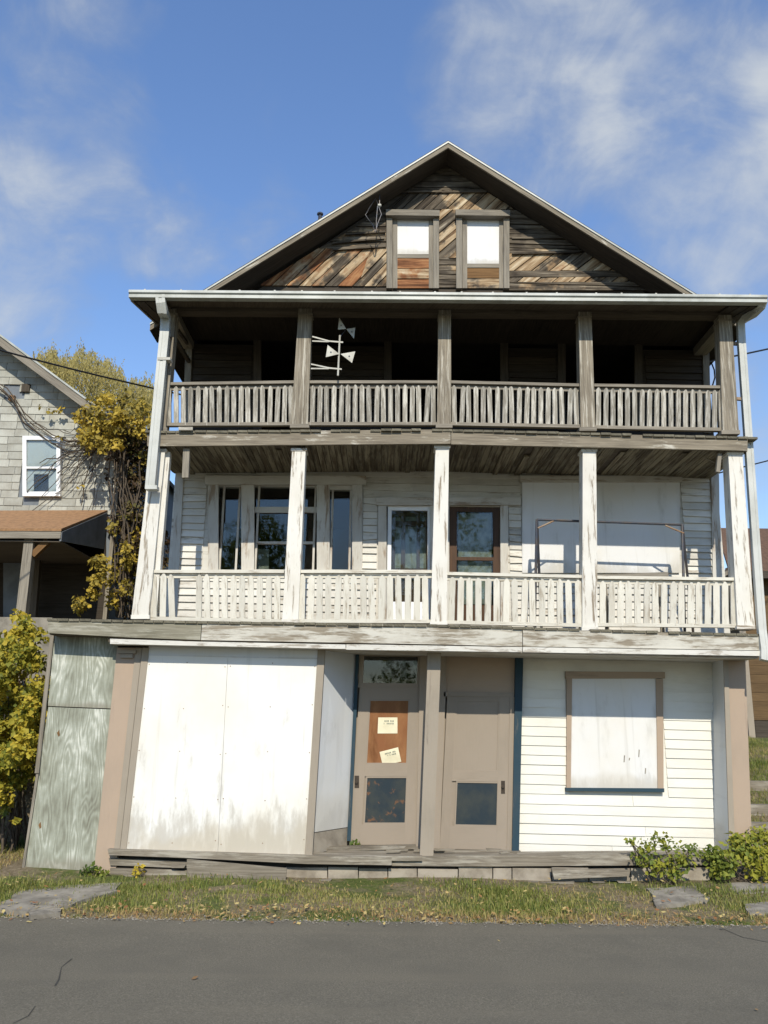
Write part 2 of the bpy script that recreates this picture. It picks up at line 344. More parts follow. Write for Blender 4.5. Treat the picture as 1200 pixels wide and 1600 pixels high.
# ------------------------------------------------------------------ builders
ORG = {}
def mk(name, verts, faces, mat, parent=None, g=None, tone=None, smooth=False, recalc=True, kind=None):
    """ONE mesh object from points of the place; U runs along g (the grain)"""
    vs_ = [Vector(v) for v in verts]
    lo = Vector([min(v[i] for v in vs_) for i in range(3)]); hi = Vector([max(v[i] for v in vs_) for i in range(3)])
    o0 = (lo + hi) / 2; o0.z = lo.z
    if g is None:
        d = hi - lo; g = [Vector((1, 0, 0)), Vector((0, 1, 0)), Vector((0, 0, 1))][max(range(3), key=lambda i: d[i])]
    g = Vector(g).normalized()
    a = Vector((0, 1, 0)) if abs(g.y) < .8 else Vector((1, 0, 0))
    c = g.cross(a).normalized(); e = g.cross(c).normalized()
    me = bpy.data.meshes.new(name)
    me.from_pydata([v - o0 for v in vs_], [], faces)
    if recalc:
        bm = bmesh.new(); bm.from_mesh(me); bmesh.ops.recalc_face_normals(bm, faces=bm.faces); bm.to_mesh(me); bm.free()
    uv = me.uv_layers.new(name='UVMap')
    buf = [0.0] * (2 * len(me.loops))
    cs = [(v.dot(g), v.dot(c) + v.dot(e)) for v in vs_]
    for i, l in enumerate(me.loops): buf[2 * i], buf[2 * i + 1] = cs[l.vertex_index]
    uv.data.foreach_set('uv', buf)
    if tone is not None:
        at = me.attributes.new('tone', 'FLOAT', 'FACE'); at.data.foreach_set('value', tone)
    if smooth: me.polygons.foreach_set('use_smooth', [True] * len(me.polygons))
    me.materials.append(M[mat] if isinstance(mat, str) else mat)
    o = bpy.data.objects.new(name, me); C.objects.link(o)
    if parent: o.parent = parent; o.location = o0 - ORG[parent.name]
    else: o.location = o0
    ORG[o.name] = o0
    if kind: o['kind'] = kind
    return o
def tag(o, label, cat, group=None):
    o['label'] = label; o['category'] = cat
    if group: o['group'] = group
    return o
def thing(name, loc, label, cat, group=None):
    o = bpy.data.objects.new(name, None); C.objects.link(o); o.location = loc; o.empty_display_size = .2
    ORG[o.name] = Vector(loc); return tag(o, label, cat, group)
def copy_to(src, loc, parent=None, rot=None):
    o = src.copy(); C.objects.link(o)
    if parent: o.parent = parent; o.location = Vector(loc) - ORG[parent.name]
    else: o.location = loc
    if rot is not None: o.rotation_euler = rot
    ORG[o.name] = Vector(loc); return o
def prism(poly, dv):
    n = len(poly); dv = Vector(dv)
    v = [Vector(p) for p in poly] + [Vector(p) + dv for p in poly]
    f = [tuple(range(n)), tuple(range(2 * n - 1, n - 1, -1))] + [(i, i + n, (i + 1) % n + n, (i + 1) % n) for i in range(n)]
    return v, f
class MB:
    def __init__(s): s.v = []; s.f = []
    def add(s, vf):
        k = len(s.v); s.v += list(vf[0]); s.f += [tuple(i + k for i in f) for f in vf[1]]; return s
    def box(s, a, b):
        x0, y0, z0 = a; x1, y1, z1 = b
        return s.add(prism([(x0, y0, z0), (x1, y0, z0), (x1, y0, z1), (x0, y0, z1)], (0, y1 - y0, 0)))
    def bar(s, p, q, w, h=None):
        return s.add(bar(p, q, w, h))
    def tube(s, pts, r, n=8):
        return s.add(tube(pts, r, n))
    def mk(s, name, mat, parent=None, **k): return mk(name, s.v, s.f, mat, parent, **k)
def bar(p, q, w, h=None):
    """squared length of timber or metal from p to q, w across (in the facade), h deep"""
    p, q = Vector(p), Vector(q); h = h or w; d = (q - p).normalized()
    dep = Vector((0, 1, 0)); 
    if abs(d.y) > .9: dep = Vector((0, 0, 1))
    a = d.cross(dep).normalized() * (w / 2); b = d.cross(a).normalized() * (h / 2)
    return prism([p + a + b, p + a - b, p - a - b, p - a + b], q - p)
def tube(pts, r, n=8):
    pts = [Vector(p) for p in pts]; v = []; f = []
    rr = r if isinstance(r, (list, tuple)) else [r] * len(pts)
    for i, p in enumerate(pts):
        d = (pts[min(i + 1, len(pts) - 1)] - pts[max(i - 1, 0)]).normalized()
        a = d.cross(Vector((0, 0, 1)) if abs(d.z) < .9 else Vector((0, 1, 0))).normalized(); b = d.cross(a)
        for k in range(n):
            t = 2 * math.pi * k / n; v.append(p + (a * math.cos(t) + b * math.sin(t)) * rr[i])
    for i in range(len(pts) - 1):
        for k in range(n): f.append((i * n + k, i * n + (k + 1) % n, (i + 1) * n + (k + 1) % n, (i + 1) * n + k))
    f.append(tuple(range(n))); f.append(tuple(range((len(pts) - 1) * n, len(pts) * n))[::-1])
    return v, f
def panel(name, pp, Y, depth, mat, parent=None, **k):
    """a flat upright piece: outline on the plane Y, depth behind it"""
    v, f = prism([P(x, y, Y) for x, y in pp], (0, depth, 0)); return mk(name, v, f, mat, parent, **k)
def rect(name, x0, y0, x1, y1, Y, depth, mat, parent=None, **k):
    return panel(name, [(x0, y0), (x1, y0), (x1, y1), (x0, y1)], Y, depth, mat, parent, **k)
def stick(name, p, q, w, h, mat, parent=None, **k):
    v, f = bar(p, q, w, h); return mk(name, v, f, mat, parent, g=Vector(q) - Vector(p), **k)
def post(name, xb, yb, xt, yt, wpx, Y, depth, mat, parent, wt=None):
    wt = wt or wpx * .93
    v, f = prism([P(xb - wpx / 2, yb, Y), P(xb + wpx / 2, yb, Y), P(xt + wt / 2, yt, Y), P(xt - wt / 2, yt, Y)], (0, depth, 0))
    return mk(name, v, f, mat, parent, g=(0, 0, 1))
def clip(poly, a, b, c):
    """keep the part of a 2D polygon where a*x+b*z >= c"""
    o = []
    for i, p in enumerate(poly):
        q = poly[(i + 1) % len(poly)]; dp = a * p[0] + b * p[1] - c; dq = a * q[0] + b * q[1] - c
        if dp >= 0: o.append(p)
        if (dp >= 0) != (dq >= 0):
            t = dp / (dp - dq); o.append((p[0] + (q[0] - p[0]) * t, p[1] + (q[1] - p[1]) * t))
    return o
def strips(name, region, ang, width, Y, thick, mat, parent, jit=.25, proud=.012, gap=.007, skip=0.):
    """planks laid side by side across a region of the facade, each a piece of its own"""
    reg = [(P(x, y, Y).x, P(x, y, Y).z) for x, y in region]
    dx, dz = math.cos(R(ang)), math.sin(R(ang)); nx, nz = -dz, dx
    t0 = min(p[0] * nx + p[1] * nz for p in reg); t1 = max(p[0] * nx + p[1] * nz for p in reg)
    t = t0 - rnd.random() * width * .5; res = []
    while t < t1:
        wd = width * (1 + rnd.uniform(-jit, jit))
        q = clip(clip(reg, nx, nz, t + gap), -nx, -nz, -(t + wd - gap)); t += wd
        if len(q) < 3 or rnd.random() < skip: continue
        ar = abs(sum(q[i][0] * q[(i + 1) % len(q)][1] - q[(i + 1) % len(q)][0] * q[i][1] for i in range(len(q)))) / 2
        if ar < .0012: continue
        yo = Y - thick - rnd.random() * proud; tw = rnd.uniform(-.004, .004)
        poly = [Vector((x, yo + tw * (i % 2), z)) for i, (x, z) in enumerate(q)]
        v, f = prism(poly, (0, Y - yo, 0)); res.append(mk(name, v, f, mat, parent, g=(dx, 0, dz)))
    return res
def clap(parent, X0, X1, z0, z1, Y, rowh, openings, mat, slope=0., miss=0., xl=None, xr=None, droop=.006, lap=1.0):
    """lapped boards on a wall, every board a piece; openings are (xa, xb, za, zb)"""
    n = int(round((z1 - z0) / rowh)); xm = (X0 + X1) / 2
    for r in range(n):
        za = z0 + r * rowh; zb = za + rowh * 1.04; zm = za + rowh / 2
        a0 = X0 if xl is None else xl(zm); b0 = X1 if xr is None else xr(zm)
        segs = [(a0, b0)]
        for xa, xb, oa, ob in openings:
            if oa < zm < ob:
                ns = []
                for a, b in segs:
                    if xb <= a or xa >= b: ns.append((a, b)); continue
                    if xa - a > .02: ns.append((a, xa))
                    if b - xb > .02: ns.append((xb, b))
                segs = ns
        fin = []
        for a, b in segs:
            if b - a > 2.2 and rnd.random() < .5:
                s = a + (b - a) * rnd.uniform(.3, .7); fin += [(a, s - .002), (s + .002, b)]
            else: fin.append((a, b))
        for a, b in fin:
            if rnd.random() < miss: continue
            d0, d1 = rnd.uniform(-droop, droop), rnd.uniform(-droop, droop); t = (.026 + rnd.uniform(0, .010)) * lap
            sa, sb = slope * (a - xm), slope * (b - xm)
            v = [(a, Y - t, za + sa + d0), (b, Y - t, za + sb + d1), (b, Y - .004, zb + sb), (a, Y - .004, zb + sa),
                 (a, Y + .003, za + sa + d0), (b, Y + .003, za + sb + d1), (b, Y + .003, zb + sb), (a, Y + .003, zb + sa)]
            f = [(0, 1, 2, 3), (7, 6, 5, 4), (0, 4, 5, 1), (1, 5, 6, 2), (2, 6, 7, 3), (3, 7, 4, 0)]
            mk('clapboard', v, f, mat, parent, g=(1, 0, 0))
def opn(x0, y0, x1, y1, Y):
    a, b = P(x0, y1, Y), P(x1, y0, Y); c, d = P(x0, y0, Y), P(x1, y1, Y)
    return (min(a.x, c.x), max(b.x, d.x), (a.z + d.z) / 2, (b.z + c.z) / 2)
def zline(pts, Y):
    q = sorted((P(x, y, Y).x, P(x, y, Y).z) for x, y in pts)
    def fz(X):
        for (xa, za), (xb, zb) in zip(q, q[1:]):
            if X <= xb or (xb, zb) == q[-1]: return za + (zb - za) * (X - xa) / (xb - xa)
    return fz
def foliage(name, blobs, count, size, mat, parent, droop=.3, tone=None, kind=None, seed=1, aspect=.6):
    """many leaf-sized faces spread through clumps"""
    r = random.Random(seed); v = []; f = []; tn = []
    wts = [b[1][0] * b[1][1] * b[1][2] for b in blobs]
    wts = [x ** .7 for x in wts]; sm = sum(wts)
    for (c, rad), wt in zip(blobs, wts):
        base = r.random()
        for _ in range(max(3, int(count * wt / sm))):
            while True:
                u = Vector((r.uniform(-1, 1), r.uniform(-1, 1), r.uniform(-1, 1)))
                if u.length <= 1: break
            u *= .55 + .45 * u.length
            p = Vector(c) + Vector((u.x * rad[0], u.y * rad[1], u.z * rad[2]))
            d = Vector((r.uniform(-1, 1), r.uniform(-1, 1), r.uniform(-1, .5) - droop)).normalized()
            n = Vector((r.uniform(-.8, .8), r.uniform(-1.4, .2), r.uniform(-.3, 1.1))).normalized()
            s = d.cross(n)
            if s.length < .1: continue
            s.normalize(); L = size * r.choice((.5, .7, .9, 1.0, 1.2, 1.5)) * r.uniform(.85, 1.15); k = len(v)
            v += [p, p + d * L * .45 + s * L * aspect * .5 + n * L * .08, p + d * L, p + d * L * .45 - s * L * aspect * .5 + n * L * .08]
            f.append((k, k + 1, k + 2, k + 3)); tn.append(min(1, max(0, .5 * base + .5 * r.random() + (tone or 0))))
    return mk(name, v, f, mat, parent, tone=tn, recalc=False, kind=kind)
def wander(r, p, q, n=6, amp=.1):
    p, q = Vector(p), Vector(q)
    return [p.lerp(q, i / n) + (Vector((r.uniform(-amp, amp), r.uniform(-amp, amp), r.uniform(-amp, amp))) if 0 < i < n else Vector()) for i in range(n + 1)]

# ------------------------------------------------------------------ ground and road
def interp(t, x):
    if x <= t[0][0]: return t[0][1]
    for (a, va), (b, vb) in zip(t, t[1:]):
        if x <= b:
            s = (x - a) / (b - a); return va + (vb - va) * s
    return t[-1][1]
def sm(a, b, x):
    t = min(1, max(0, (x - a) / (b - a))); return t * t * (3 - 2 * t)
HR = [(-2.3, -.07), (-2.05, .012), (.5, .04), (1.6, .22), (4, .78), (11, 1.48), (40, 2.6), (300, 6)]
HL = [(-2.3, -.07), (-2.05, .012), (-.4, .06), (0, .11), (1.2, .15), (3, 2.9), (5, 3.3), (40, 5), (300, 9)]
def ground_z(x, y):
    k = sm(-2.6, -4.2, x) if y > -2.2 else 0
    z = interp(HR, y) * (1 - k) + interp(HL, y) * k
    if y < -40: z = -.07
    return z + .015 * math.sin(x * 2.1 + y * 1.7) * (1 if y > -1.9 else 0)
gx = [-400, -150, -60, -30, -16] + [-9 + .35 * i for i in range(52)] + [11, 16, 30, 60, 150, 400]
gy = [-400, -120, -60, -30, -10, -4, -2.6, -2.3, -2.15, -2.05] + [-1.9 + .25 * i for i in range(30)] + [6, 8, 11, 16, 24, 40, 80, 150, 300, 500]
gv = [(x, y, ground_z(x, y)) for y in gy for x in gx]; W = len(gx)
gf = [(j * W + i, j * W + i + 1, (j + 1) * W + i + 1, (j + 1) * W + i) for j in range(len(gy) - 1) for i in range(W - 1)]
ground = mk('ground', gv, gf, 'soil', recalc=False, smooth=True); ground['kind'] = 'structure'
rr = random.Random(3)
ex = [-400, -60, -20] + [-9 + .08 * i for i in range(226)] + [20, 60, 400]
edge = [(x, -2.17 + .012 * x * .35 + rr.uniform(-.03, .03) + .03 * math.sin(x * 3.1) * math.sin(x * 1.3 + 1), .002) for x in ex]
rv = edge + [(x, -9.5, 0.05) for x in ex] + [(x, -16, .0) for x in ex]; n = len(ex)
rf = [(j * n + i, (j + 1) * n + i, (j + 1) * n + i + 1, j * n + i + 1) for j in range(2) for i in range(n - 1)]
road = mk('road', [(x, y, z if i >= n else z) for i, (x, y, z) in enumerate(rv)], rf, 'asphalt'); road['kind'] = 'structure'
M['crack'] = plain('tar_crack', (.05, .047, .04), None, 20, .9)
def road_z(y): return .002 + (.05 - .002) * (-2.17 - y) / (9.5 - 2.17)
def on_road(px, py):
    d = FWD + RGT * ((px - 600) / FPX) + UPV * ((800 - py) / FPX); t = (.02 - CAM.z) / d.z
    p = CAM + d * t; p.z = road_z(p.y) + .003; return p
for pts in ([(112, 1497), (96, 1510), (92, 1530), (86, 1540)], [(55, 1572), (44, 1588), (20, 1600)], [(1128, 1448), (1160, 1462), (1200, 1470)]):
    q = [on_road(*p) for p in pts]; v = []; f = []
    for i, p in enumerate(q): wd_ = rr.uniform(.002, .008); v += [p + Vector((-wd_, 0, 0)), p + Vector((wd_, .004, 0))]
    mk('crack', v, [(2 * i, 2 * i + 1, 2 * i + 3, 2 * i + 2) for i in range(len(q) - 1)], 'crack', road)
def gpt(px, py, z=.03):
    d = FWD + RGT * ((px - 600) / FPX) + UPV * ((800 - py) / FPX); return CAM + d * ((z - CAM.z) / d.z)
up_ = Vector((0, 0, 1))
def slab_on_ground(name, pts, z, th, mat, label, cat, group=None):
    q = [gpt(x, y, z) for x, y in pts]; out_ = []
    for i, p in enumerate(q):                                          # broken outline
        e = q[(i + 1) % len(q)]; n_ = max(2, int((e - p).length / .12))
        for k in range(n_): out_.append(p.lerp(e, k / n_) + (Vector((rr.uniform(-.03, .03), rr.uniform(-.03, .03), rr.uniform(-.006, .004)))))
    c = sum(out_, Vector()) / len(out_); n_ = len(out_); mid = [c.lerp(p, .55) + Vector((0, 0, rr.uniform(-.008, .012))) for p in out_]
    v = out_ + mid + [c] + [p - up_ * th for p in out_]; f = []
    for i in range(n_):
        j = (i + 1) % n_; f += [(i, j, n_ + j, n_ + i), (n_ + i, n_ + j, 2 * n_), (i, 2 * n_ + 1 + i, 2 * n_ + 1 + j, j)]
    o = mk(name, v, f, mat); return tag(o, label, cat, group)

# ------------------------------------------------------------------ the derelict house
H = thing('derelict_house', (0.8, .6, 0), 'three-storey derelict house with two open porches, flaking white paint and bare gable', 'house')
YF = -.35          # face of the porch edges
YP = -.27          # face of the posts
YW = 1.0           # upper front wall
wl = P(268, 820, YW).x; wr = P(1126, 820, YW).x
# shell of the upper storeys
z2 = zline([(75, 966), (205, 969), (690, 976), (1190, 991)], YF)      # top of lower porch edge
z3 = zline([(230, 674), (690, 671), (1168, 683)], YF)
zc3 = P(690, 487, YP).z                                              # ceiling of the top porch
gap = .02
shell = MB()
shell.box((wl, YW + .12, -.1), (wl + .12, 9.5, 7.9)); shell.box((wr - .12, YW + .12, -.1), (wr, 9.5, 7.9)); shell.box((wl, 9.5, -.1), (wr, 9.62, 7.9))
shell.box((wl + .12, 4.0, .0), (wr - .12, 4.08, 7.9)); shell.box((wl + .12, YW + .12, 2.72), (wr - .12, 9.5, 2.86)); shell.box((wl + .12, YW + .12, 5.25), (wr - .12, 9.5, 5.33)); shell.box((wl + .12, YW + .12, 7.75), (wr - .12, 9.5, 7.83))
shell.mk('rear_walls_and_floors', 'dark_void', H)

# ---- wall with openings: pieces of backing between openings, joined as the wall itself
def wall_with_holes(name, X0, X1, z0, z1, Y, th, holes, mat):
    xs = sorted({X0, X1, *[h[0] for h in holes], *[h[1] for h in holes]}); b = MB()
    for a, c in zip(xs, xs[1:]):
        if c - a < 1e-4: continue
        xm = (a + c) / 2; cuts = sorted((h[2], h[3]) for h in holes if h[0] < xm < h[1]); z = z0
        for ca, cb in cuts:
            if ca > z: b.box((a, Y, z), (c, Y + th, ca))
            z = max(z, cb)
        if z < z1: b.box((a, Y, z), (c, Y + th, z1))
    return b.mk(name, mat, H, g=(1, 0, 0))

# ================= second storey wall
panes2 = [(341, 760, 377, 890), (397, 760, 495, 890), (515, 765, 550, 890)]
stormdoor = (604, 789, 672, 972); bdoor = (702, 792, 782, 972)
holes2 = [opn(*p, YW) for p in panes2] + [opn(*stormdoor, YW), opn(*bdoor, YW)]
zb2 = min(z2(wl), z2(wr)) - .05; zt2 = z3(.8) - .1
W2 = wall_with_holes('second_storey_wall', wl, wr, zb2, zt2, YW, .12, holes2, 'clap_white')
big = opn(816, 744, 1062, 897, YW)
op2 = [opn(325, 740, 566, 893, YW), opn(590, 776, 794, 990, YW), big, (wl - 1, wr + 1, P(690, 741, YW).z, 9)]
clap(W2, wl + .1, wr - .12, zb2, zt2, YW, .1065, op2, 'clap_white', slope=-.004, miss=.012, droop=.01)
rect('frieze_board', 270, 716, 815, 738, YW - .03, .03, 'frame_white', W2)
rect('frieze_board', 816, 714, 1122, 741, YW - .034, .034, 'frame_white', W2)
for xb, xt in ((270, 282), (1121, 1117)):
    panel('corner_board', [(xb - 6, 975), (xb + 6, 975), (xt + 6, 712), (xt - 6, 712)], YW - .045, .05, 'frame_white', W2, g=(0, 0, 1))
# the large blank sheet on the right
bp = rect('blank_wall_sheet', 816, 752, 1062, 895, YW - .04, .036, 'sheet_clean', H); rect('head_board', 812, 743, 1066, 753, YW - .07, .07, 'frame_white', bp)
# triple window
wn3 = rect('triple_window', 320, 743, 572, 757, YW - .075, .075, 'frame_white', H)
for a, b in ((325, 341), (377, 397), (495, 515), (550, 566)):
    rect('window_casing', a, 757, b, 893, YW - .05, .05, 'frame_white', wn3, g=(0, 0, 1))
rect('window_sill', 320, 890, 570, 897, YW - .09, .10, 'frame_white', wn3)
for i, (a, b, c, d) in enumerate(panes2):
    rect('pane', a, b, c, d, YW + .06, .004, 'glass', wn3)
    p0, p1 = P(a, d, YW + .03), P(c, b, YW + .03); s = .03
    MB().box((p0.x, YW + .03, p0.z), (p0.x + s, YW + .058, p1.z)).mk('sash_stile', 'frame_white', wn3); MB().box((p1.x - s, YW + .03, p0.z), (p1.x, YW + .058, p1.z)).mk('sash_stile', 'frame_white', wn3)
rect('transom_bar', 397, 792, 495, 801, YW + .02, .036, 'frame_white', wn3)
rect('meeting_rail', 401, 846, 491, 850, YW + .02, .036, 'frame_white', wn3)
rect('window_shade', 399, 858, 420, 890, YW + .3, .01, 'curtain', wn3); rect('window_shade', 342, 775, 352, 860, YW + .3, .01, 'dark_void', wn3)
# storm door and brown door
hd = rect('door_head_trim', 588, 777, 814, 789, YW - .07, .07, 'frame_white', H)
for a, b, t in ((591, 604, 789), (672, 702, 789), (782, 794, 789)): rect('door_casing', a, t, b, 978, YW - .045, .05, 'frame_white', hd, g=(0, 0, 1))
sd = MB()
def frame_px(b, x0, y0, x1, y1, holes, Y, th):
    """door leaf with its openings left open"""
    a0, a1 = P(x0, y1, Y), P(x1, y0, Y); hs = [(P(q[0], q[3], Y).x, P(q[2], q[1], Y).x, P(q[0], q[3], Y).z, P(q[2], q[1], Y).z) for q in holes]
    xs = sorted({a0.x, a1.x, *[h[0] for h in hs], *[h[1] for h in hs]})
    for a, c in zip(xs, xs[1:]):
        z = a0.z
        for h in sorted((h for h in hs if h[0] < (a + c) / 2 < h[1]), key=lambda h: h[2]):
            b.box((a, Y, z), (c, Y + th, h[2])); z = h[3]
        b.box((a, Y, z), (c, Y + th, a1.z))
frame_px(sd, 604, 789, 672, 976, [(611, 798, 668, 890), (613, 901, 668, 940)], YW, .035)
d1 = sd.mk('storm_door', 'vinyl', H); d1['label'] = 'white metal storm door'
rect('storm_pane', 611, 798, 668, 890, YW + .02, .003, 'glass', d1); rect('storm_pane', 613, 901, 668, 940, YW + .02, .003, 'glass', d1)
inner = MB(); frame_px(inner, 604, 789, 672, 976, [(617, 806, 627, 814), (633, 806, 651, 814), (656, 806, 666, 814), (617, 822, 627, 888), (633, 822, 651, 888), (656, 822, 666, 888)], YW + .075, .03)
inner.mk('inner_door_leaf', 'brown_door', d1); rect('door_curtain', 612, 800, 668, 895, YW + .13, .01, 'curtain', d1)
bd = MB(); frame_px(bd, 702, 792, 782, 976, [(714, 800, 770, 870), (714, 876, 770, 945)], YW + .01, .04)
d2 = bd.mk('brown_door', 'brown_door', H); d2['label'] = 'brown varnished glazed door'
rect('door_pane', 714, 800, 770, 870, YW + .03, .003, 'glass', d2); rect('door_pane', 714, 876, 770, 945, YW + .03, .003, 'glass', d2)
rect('lace_curtain', 716, 802, 768, 944, YW + .09, .01, 'curtain', d2)

# ================= third storey wall (bare, dark)
zb3 = z3(.8) - .05; zt3 = zc3 + .06
op3px = [(408, 512, 466, 672), (612, 530, 782, 672), (884, 514, 992, 672)]
op3 = [opn(*p, YW) for p in op3px]
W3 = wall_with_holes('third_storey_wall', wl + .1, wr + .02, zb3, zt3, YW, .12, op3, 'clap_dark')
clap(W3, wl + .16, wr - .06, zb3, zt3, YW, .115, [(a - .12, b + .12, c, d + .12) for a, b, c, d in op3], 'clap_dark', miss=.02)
for a, b, c, d in op3px:
    k = rect('window_head', a - 14, b - 14, c + 14, b, YW - .05, .05, 'frame_dark', W3)
    rect('window_jamb', a - 12, b, a, d, YW - .04, .05, 'frame_dark', W3, g=(0, 0, 1)); rect('window_jamb', c, b, c + 12, d, YW - .04, .05, 'frame_dark', W3, g=(0, 0, 1))
for xb, xt in ((290, 297), (1106, 1102)):
    panel('corner_board', [(xb - 5, 676), (xb + 5, 676), (xt + 5, 480), (xt - 5, 480)], YW - .045, .05, 'grey_trim', W3, g=(0, 0, 1))
mr_ = rect('window_mullion', 690, 530, 700, 672, YW - .03, .05, 'frame_dark', W3, g=(0, 0, 1))

# ================= decks
def deck(name, fz, x0, x1, y1, th, mat, over, bw=.14):
    b = MB(); n = 24
    for i in range(n):
        a = x0 + (x1 - x0) * i / n; c = x0 + (x1 - x0) * (i + 1) / n
        tt = min(th, .2) if c < P(172, 998, YF).x else th
        b.add(prism([(a, YF + .045, fz(a) - tt), (c, YF + .045, fz(c) - tt), (c, YF + .045, fz(c) - .032), (a, YF + .045, fz(a) - .032)], (0, y1 - YF - .045, 0)))
    d = b.mk(name, 'beam_dark', H); x = x0 - .03
    while x < x1 + .03:
        wd = bw * rnd.uniform(.9, 1.08); a, c = x, x + wd - .006; x += wd
        if rnd.random() < .02: continue
        yf = YF - over - rnd.uniform(-.006, .008) - (.02 if rnd.random() < .06 else 0); dz = rnd.uniform(-.002, .003)
        z = fz((a + c) / 2)
        v, f = prism([(a, yf, z - .03 + dz), (c, yf, z - .03 + dz), (c, yf, z + dz), (a, yf, z + dz)], (0, y1 - yf - .02, rnd.uniform(-.01, .004)))
        mk('deck_board', v, f, mat, d, g=(0, 1, 0))
    return d
D2 = deck('lower_porch_deck', z2, P(78, 966, YF).x, P(1189, 990, YF).x, YW, .275, 'deck', .02)
D3 = deck('upper_porch_deck', z3, P(232, 674, YF).x, P(1165, 683, YF).x, YW, .165, 'deck', .02)
# edge boards
panel('fascia_board', [(75, 967), (205, 971), (315, 974), (313, 1000), (205, 996), (75, 989)], YF, .04, 'fascia_mossy', H, g=(1, 0, 0))
panel('fascia_board', [(316, 974), (690, 979), (816, 983), (816, 1010), (690, 1007), (314, 1000)], YF, .04, 'fascia_white', H, g=(1, 0, 0))
panel('fascia_board', [(817, 983), (1189, 992), (1189, 1016), (817, 1010)], YF, .04, 'fascia_white', H, g=(1, 0, 0))
panel('trim_strip', [(172, 998), (312, 1002.5), (540, 1007), (540, 1014), (172, 1006)], YF - .025, .024, 'strip_white', H, g=(1, 0, 0))
panel('trim_strip', [(541, 1006.5), (816, 1011), (816, 1019), (541, 1015)], YF - .022, .021, 'strip_white', H, g=(1, 0, 0))
panel('trim_strip', [(817, 1011), (1189, 1017), (1189, 1025), (817, 1019)], YF - .027, .026, 'strip_white', H, g=(1, 0, 0))
panel('fascia_board', [(230, 675), (704, 671), (704, 693), (230, 697)], YF, .04, 'fascia_grey', H, g=(1, 0, 0))
panel('fascia_board', [(705, 672), (1168, 684), (1168, 704), (705, 694)], YF + .002, .04, 'fascia_white' if False else 'fascia_grey', H, g=(1, 0, 0))
rect('bracket_trim', 279, 667, 301, 672, YF - .06, .02, 'picket_grey', H)
# underside of the upper porch: narrow boards running front to back
x = P(234, 690, YF).x; xe = P(1162, 700, YF).x; base = D3
while x < xe:
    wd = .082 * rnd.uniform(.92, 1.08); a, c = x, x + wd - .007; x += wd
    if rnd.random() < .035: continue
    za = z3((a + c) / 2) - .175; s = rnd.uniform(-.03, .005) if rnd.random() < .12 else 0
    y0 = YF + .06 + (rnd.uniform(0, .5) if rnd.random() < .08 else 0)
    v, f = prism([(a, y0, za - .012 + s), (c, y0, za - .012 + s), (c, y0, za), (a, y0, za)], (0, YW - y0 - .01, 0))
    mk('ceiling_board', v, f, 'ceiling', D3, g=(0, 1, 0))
rect('wall_plate', 262, 712, 1126, 722, YW - .06, .05, 'beam_dark', D3)
# under the lower porch: soffit
b = MB(); xa, xb = P(174, 990, YF).x, P(1186, 1016, YF).x
b.add(prism([(xa, YF + .05, z2(xa) - .30), (xb, YF + .05, z2(xb) - .30), (xb, YF + .05, z2(xb) - .28), (xa, YF + .05, z2(xa) - .28)], (0, 1.3, 0))); b.mk('lower_soffit', 'frame_white', H)

# ================= posts
for xb, yb, xt, yt, wb, wt in ((219, 962, 247, 704, 27, 22), (453.5, 968, 467, 703, 25, 21), (685.5, 972, 691, 699, 25, 21), (922, 980, 921, 704, 24, 21), (1166, 978, 1149, 709, 27, 22)):
    po = post('porch_post', xb, yb, xt, yt, wb, YP, .2, 'post_white', H, wt)
    rect('post_cap', xt - wt / 2 - 2, yt - 3, xt + wt / 2 + 2, yt + 1, YP - .012, .22, 'post_white', po)
    rect('post_foot', xb - wb / 2 - 1, yb - 1, xb + wb / 2 + 1, yb + 5, YP - .008, .21, 'post_white', po)
post('porch_half_post', 240, 963, 262, 706, 8, YP + .06, .1, 'post_white', H)
for xb, yb, xt, yt, wb, wt in ((249, 668, 268, 482, 20, 15), (468, 662, 477, 482, 26, 21), (694, 662, 695, 484, 22, 19), (919, 667, 914, 487, 23, 20), (1142, 672, 1133, 492, 25, 20)):
    po = post('porch_post', xb, yb, xt, yt, wb, YP, .18, 'post_grey', H, wt)
    rect('post_cap', xt - wt / 2 - 1, yt + 7, xt + wt / 2 + 1, yt + 9, YP - .006, .19, 'grey_trim', po)
    rect('post_foot', xb - wb / 2 - 2, yb, xb + wb / 2 + 2, yb + 6, YP - .008, .20, 'grey_trim', po)
# hanging stubs under the upper deck
stick('bracket_stub', P(292, 702, YF + .1), P(290, 747, YF + .1), .085, .06, 'grey_trim', H)
stick('bracket_stub', P(1124, 709, YF + .1), P(1121, 738, YF + .1), .05, .05, 'grey_trim', H)
stick('bracket_stub', P(1085, 706, YF + .2), P(1116, 722, YF + .5), .02, .02, 'grey_trim', H)

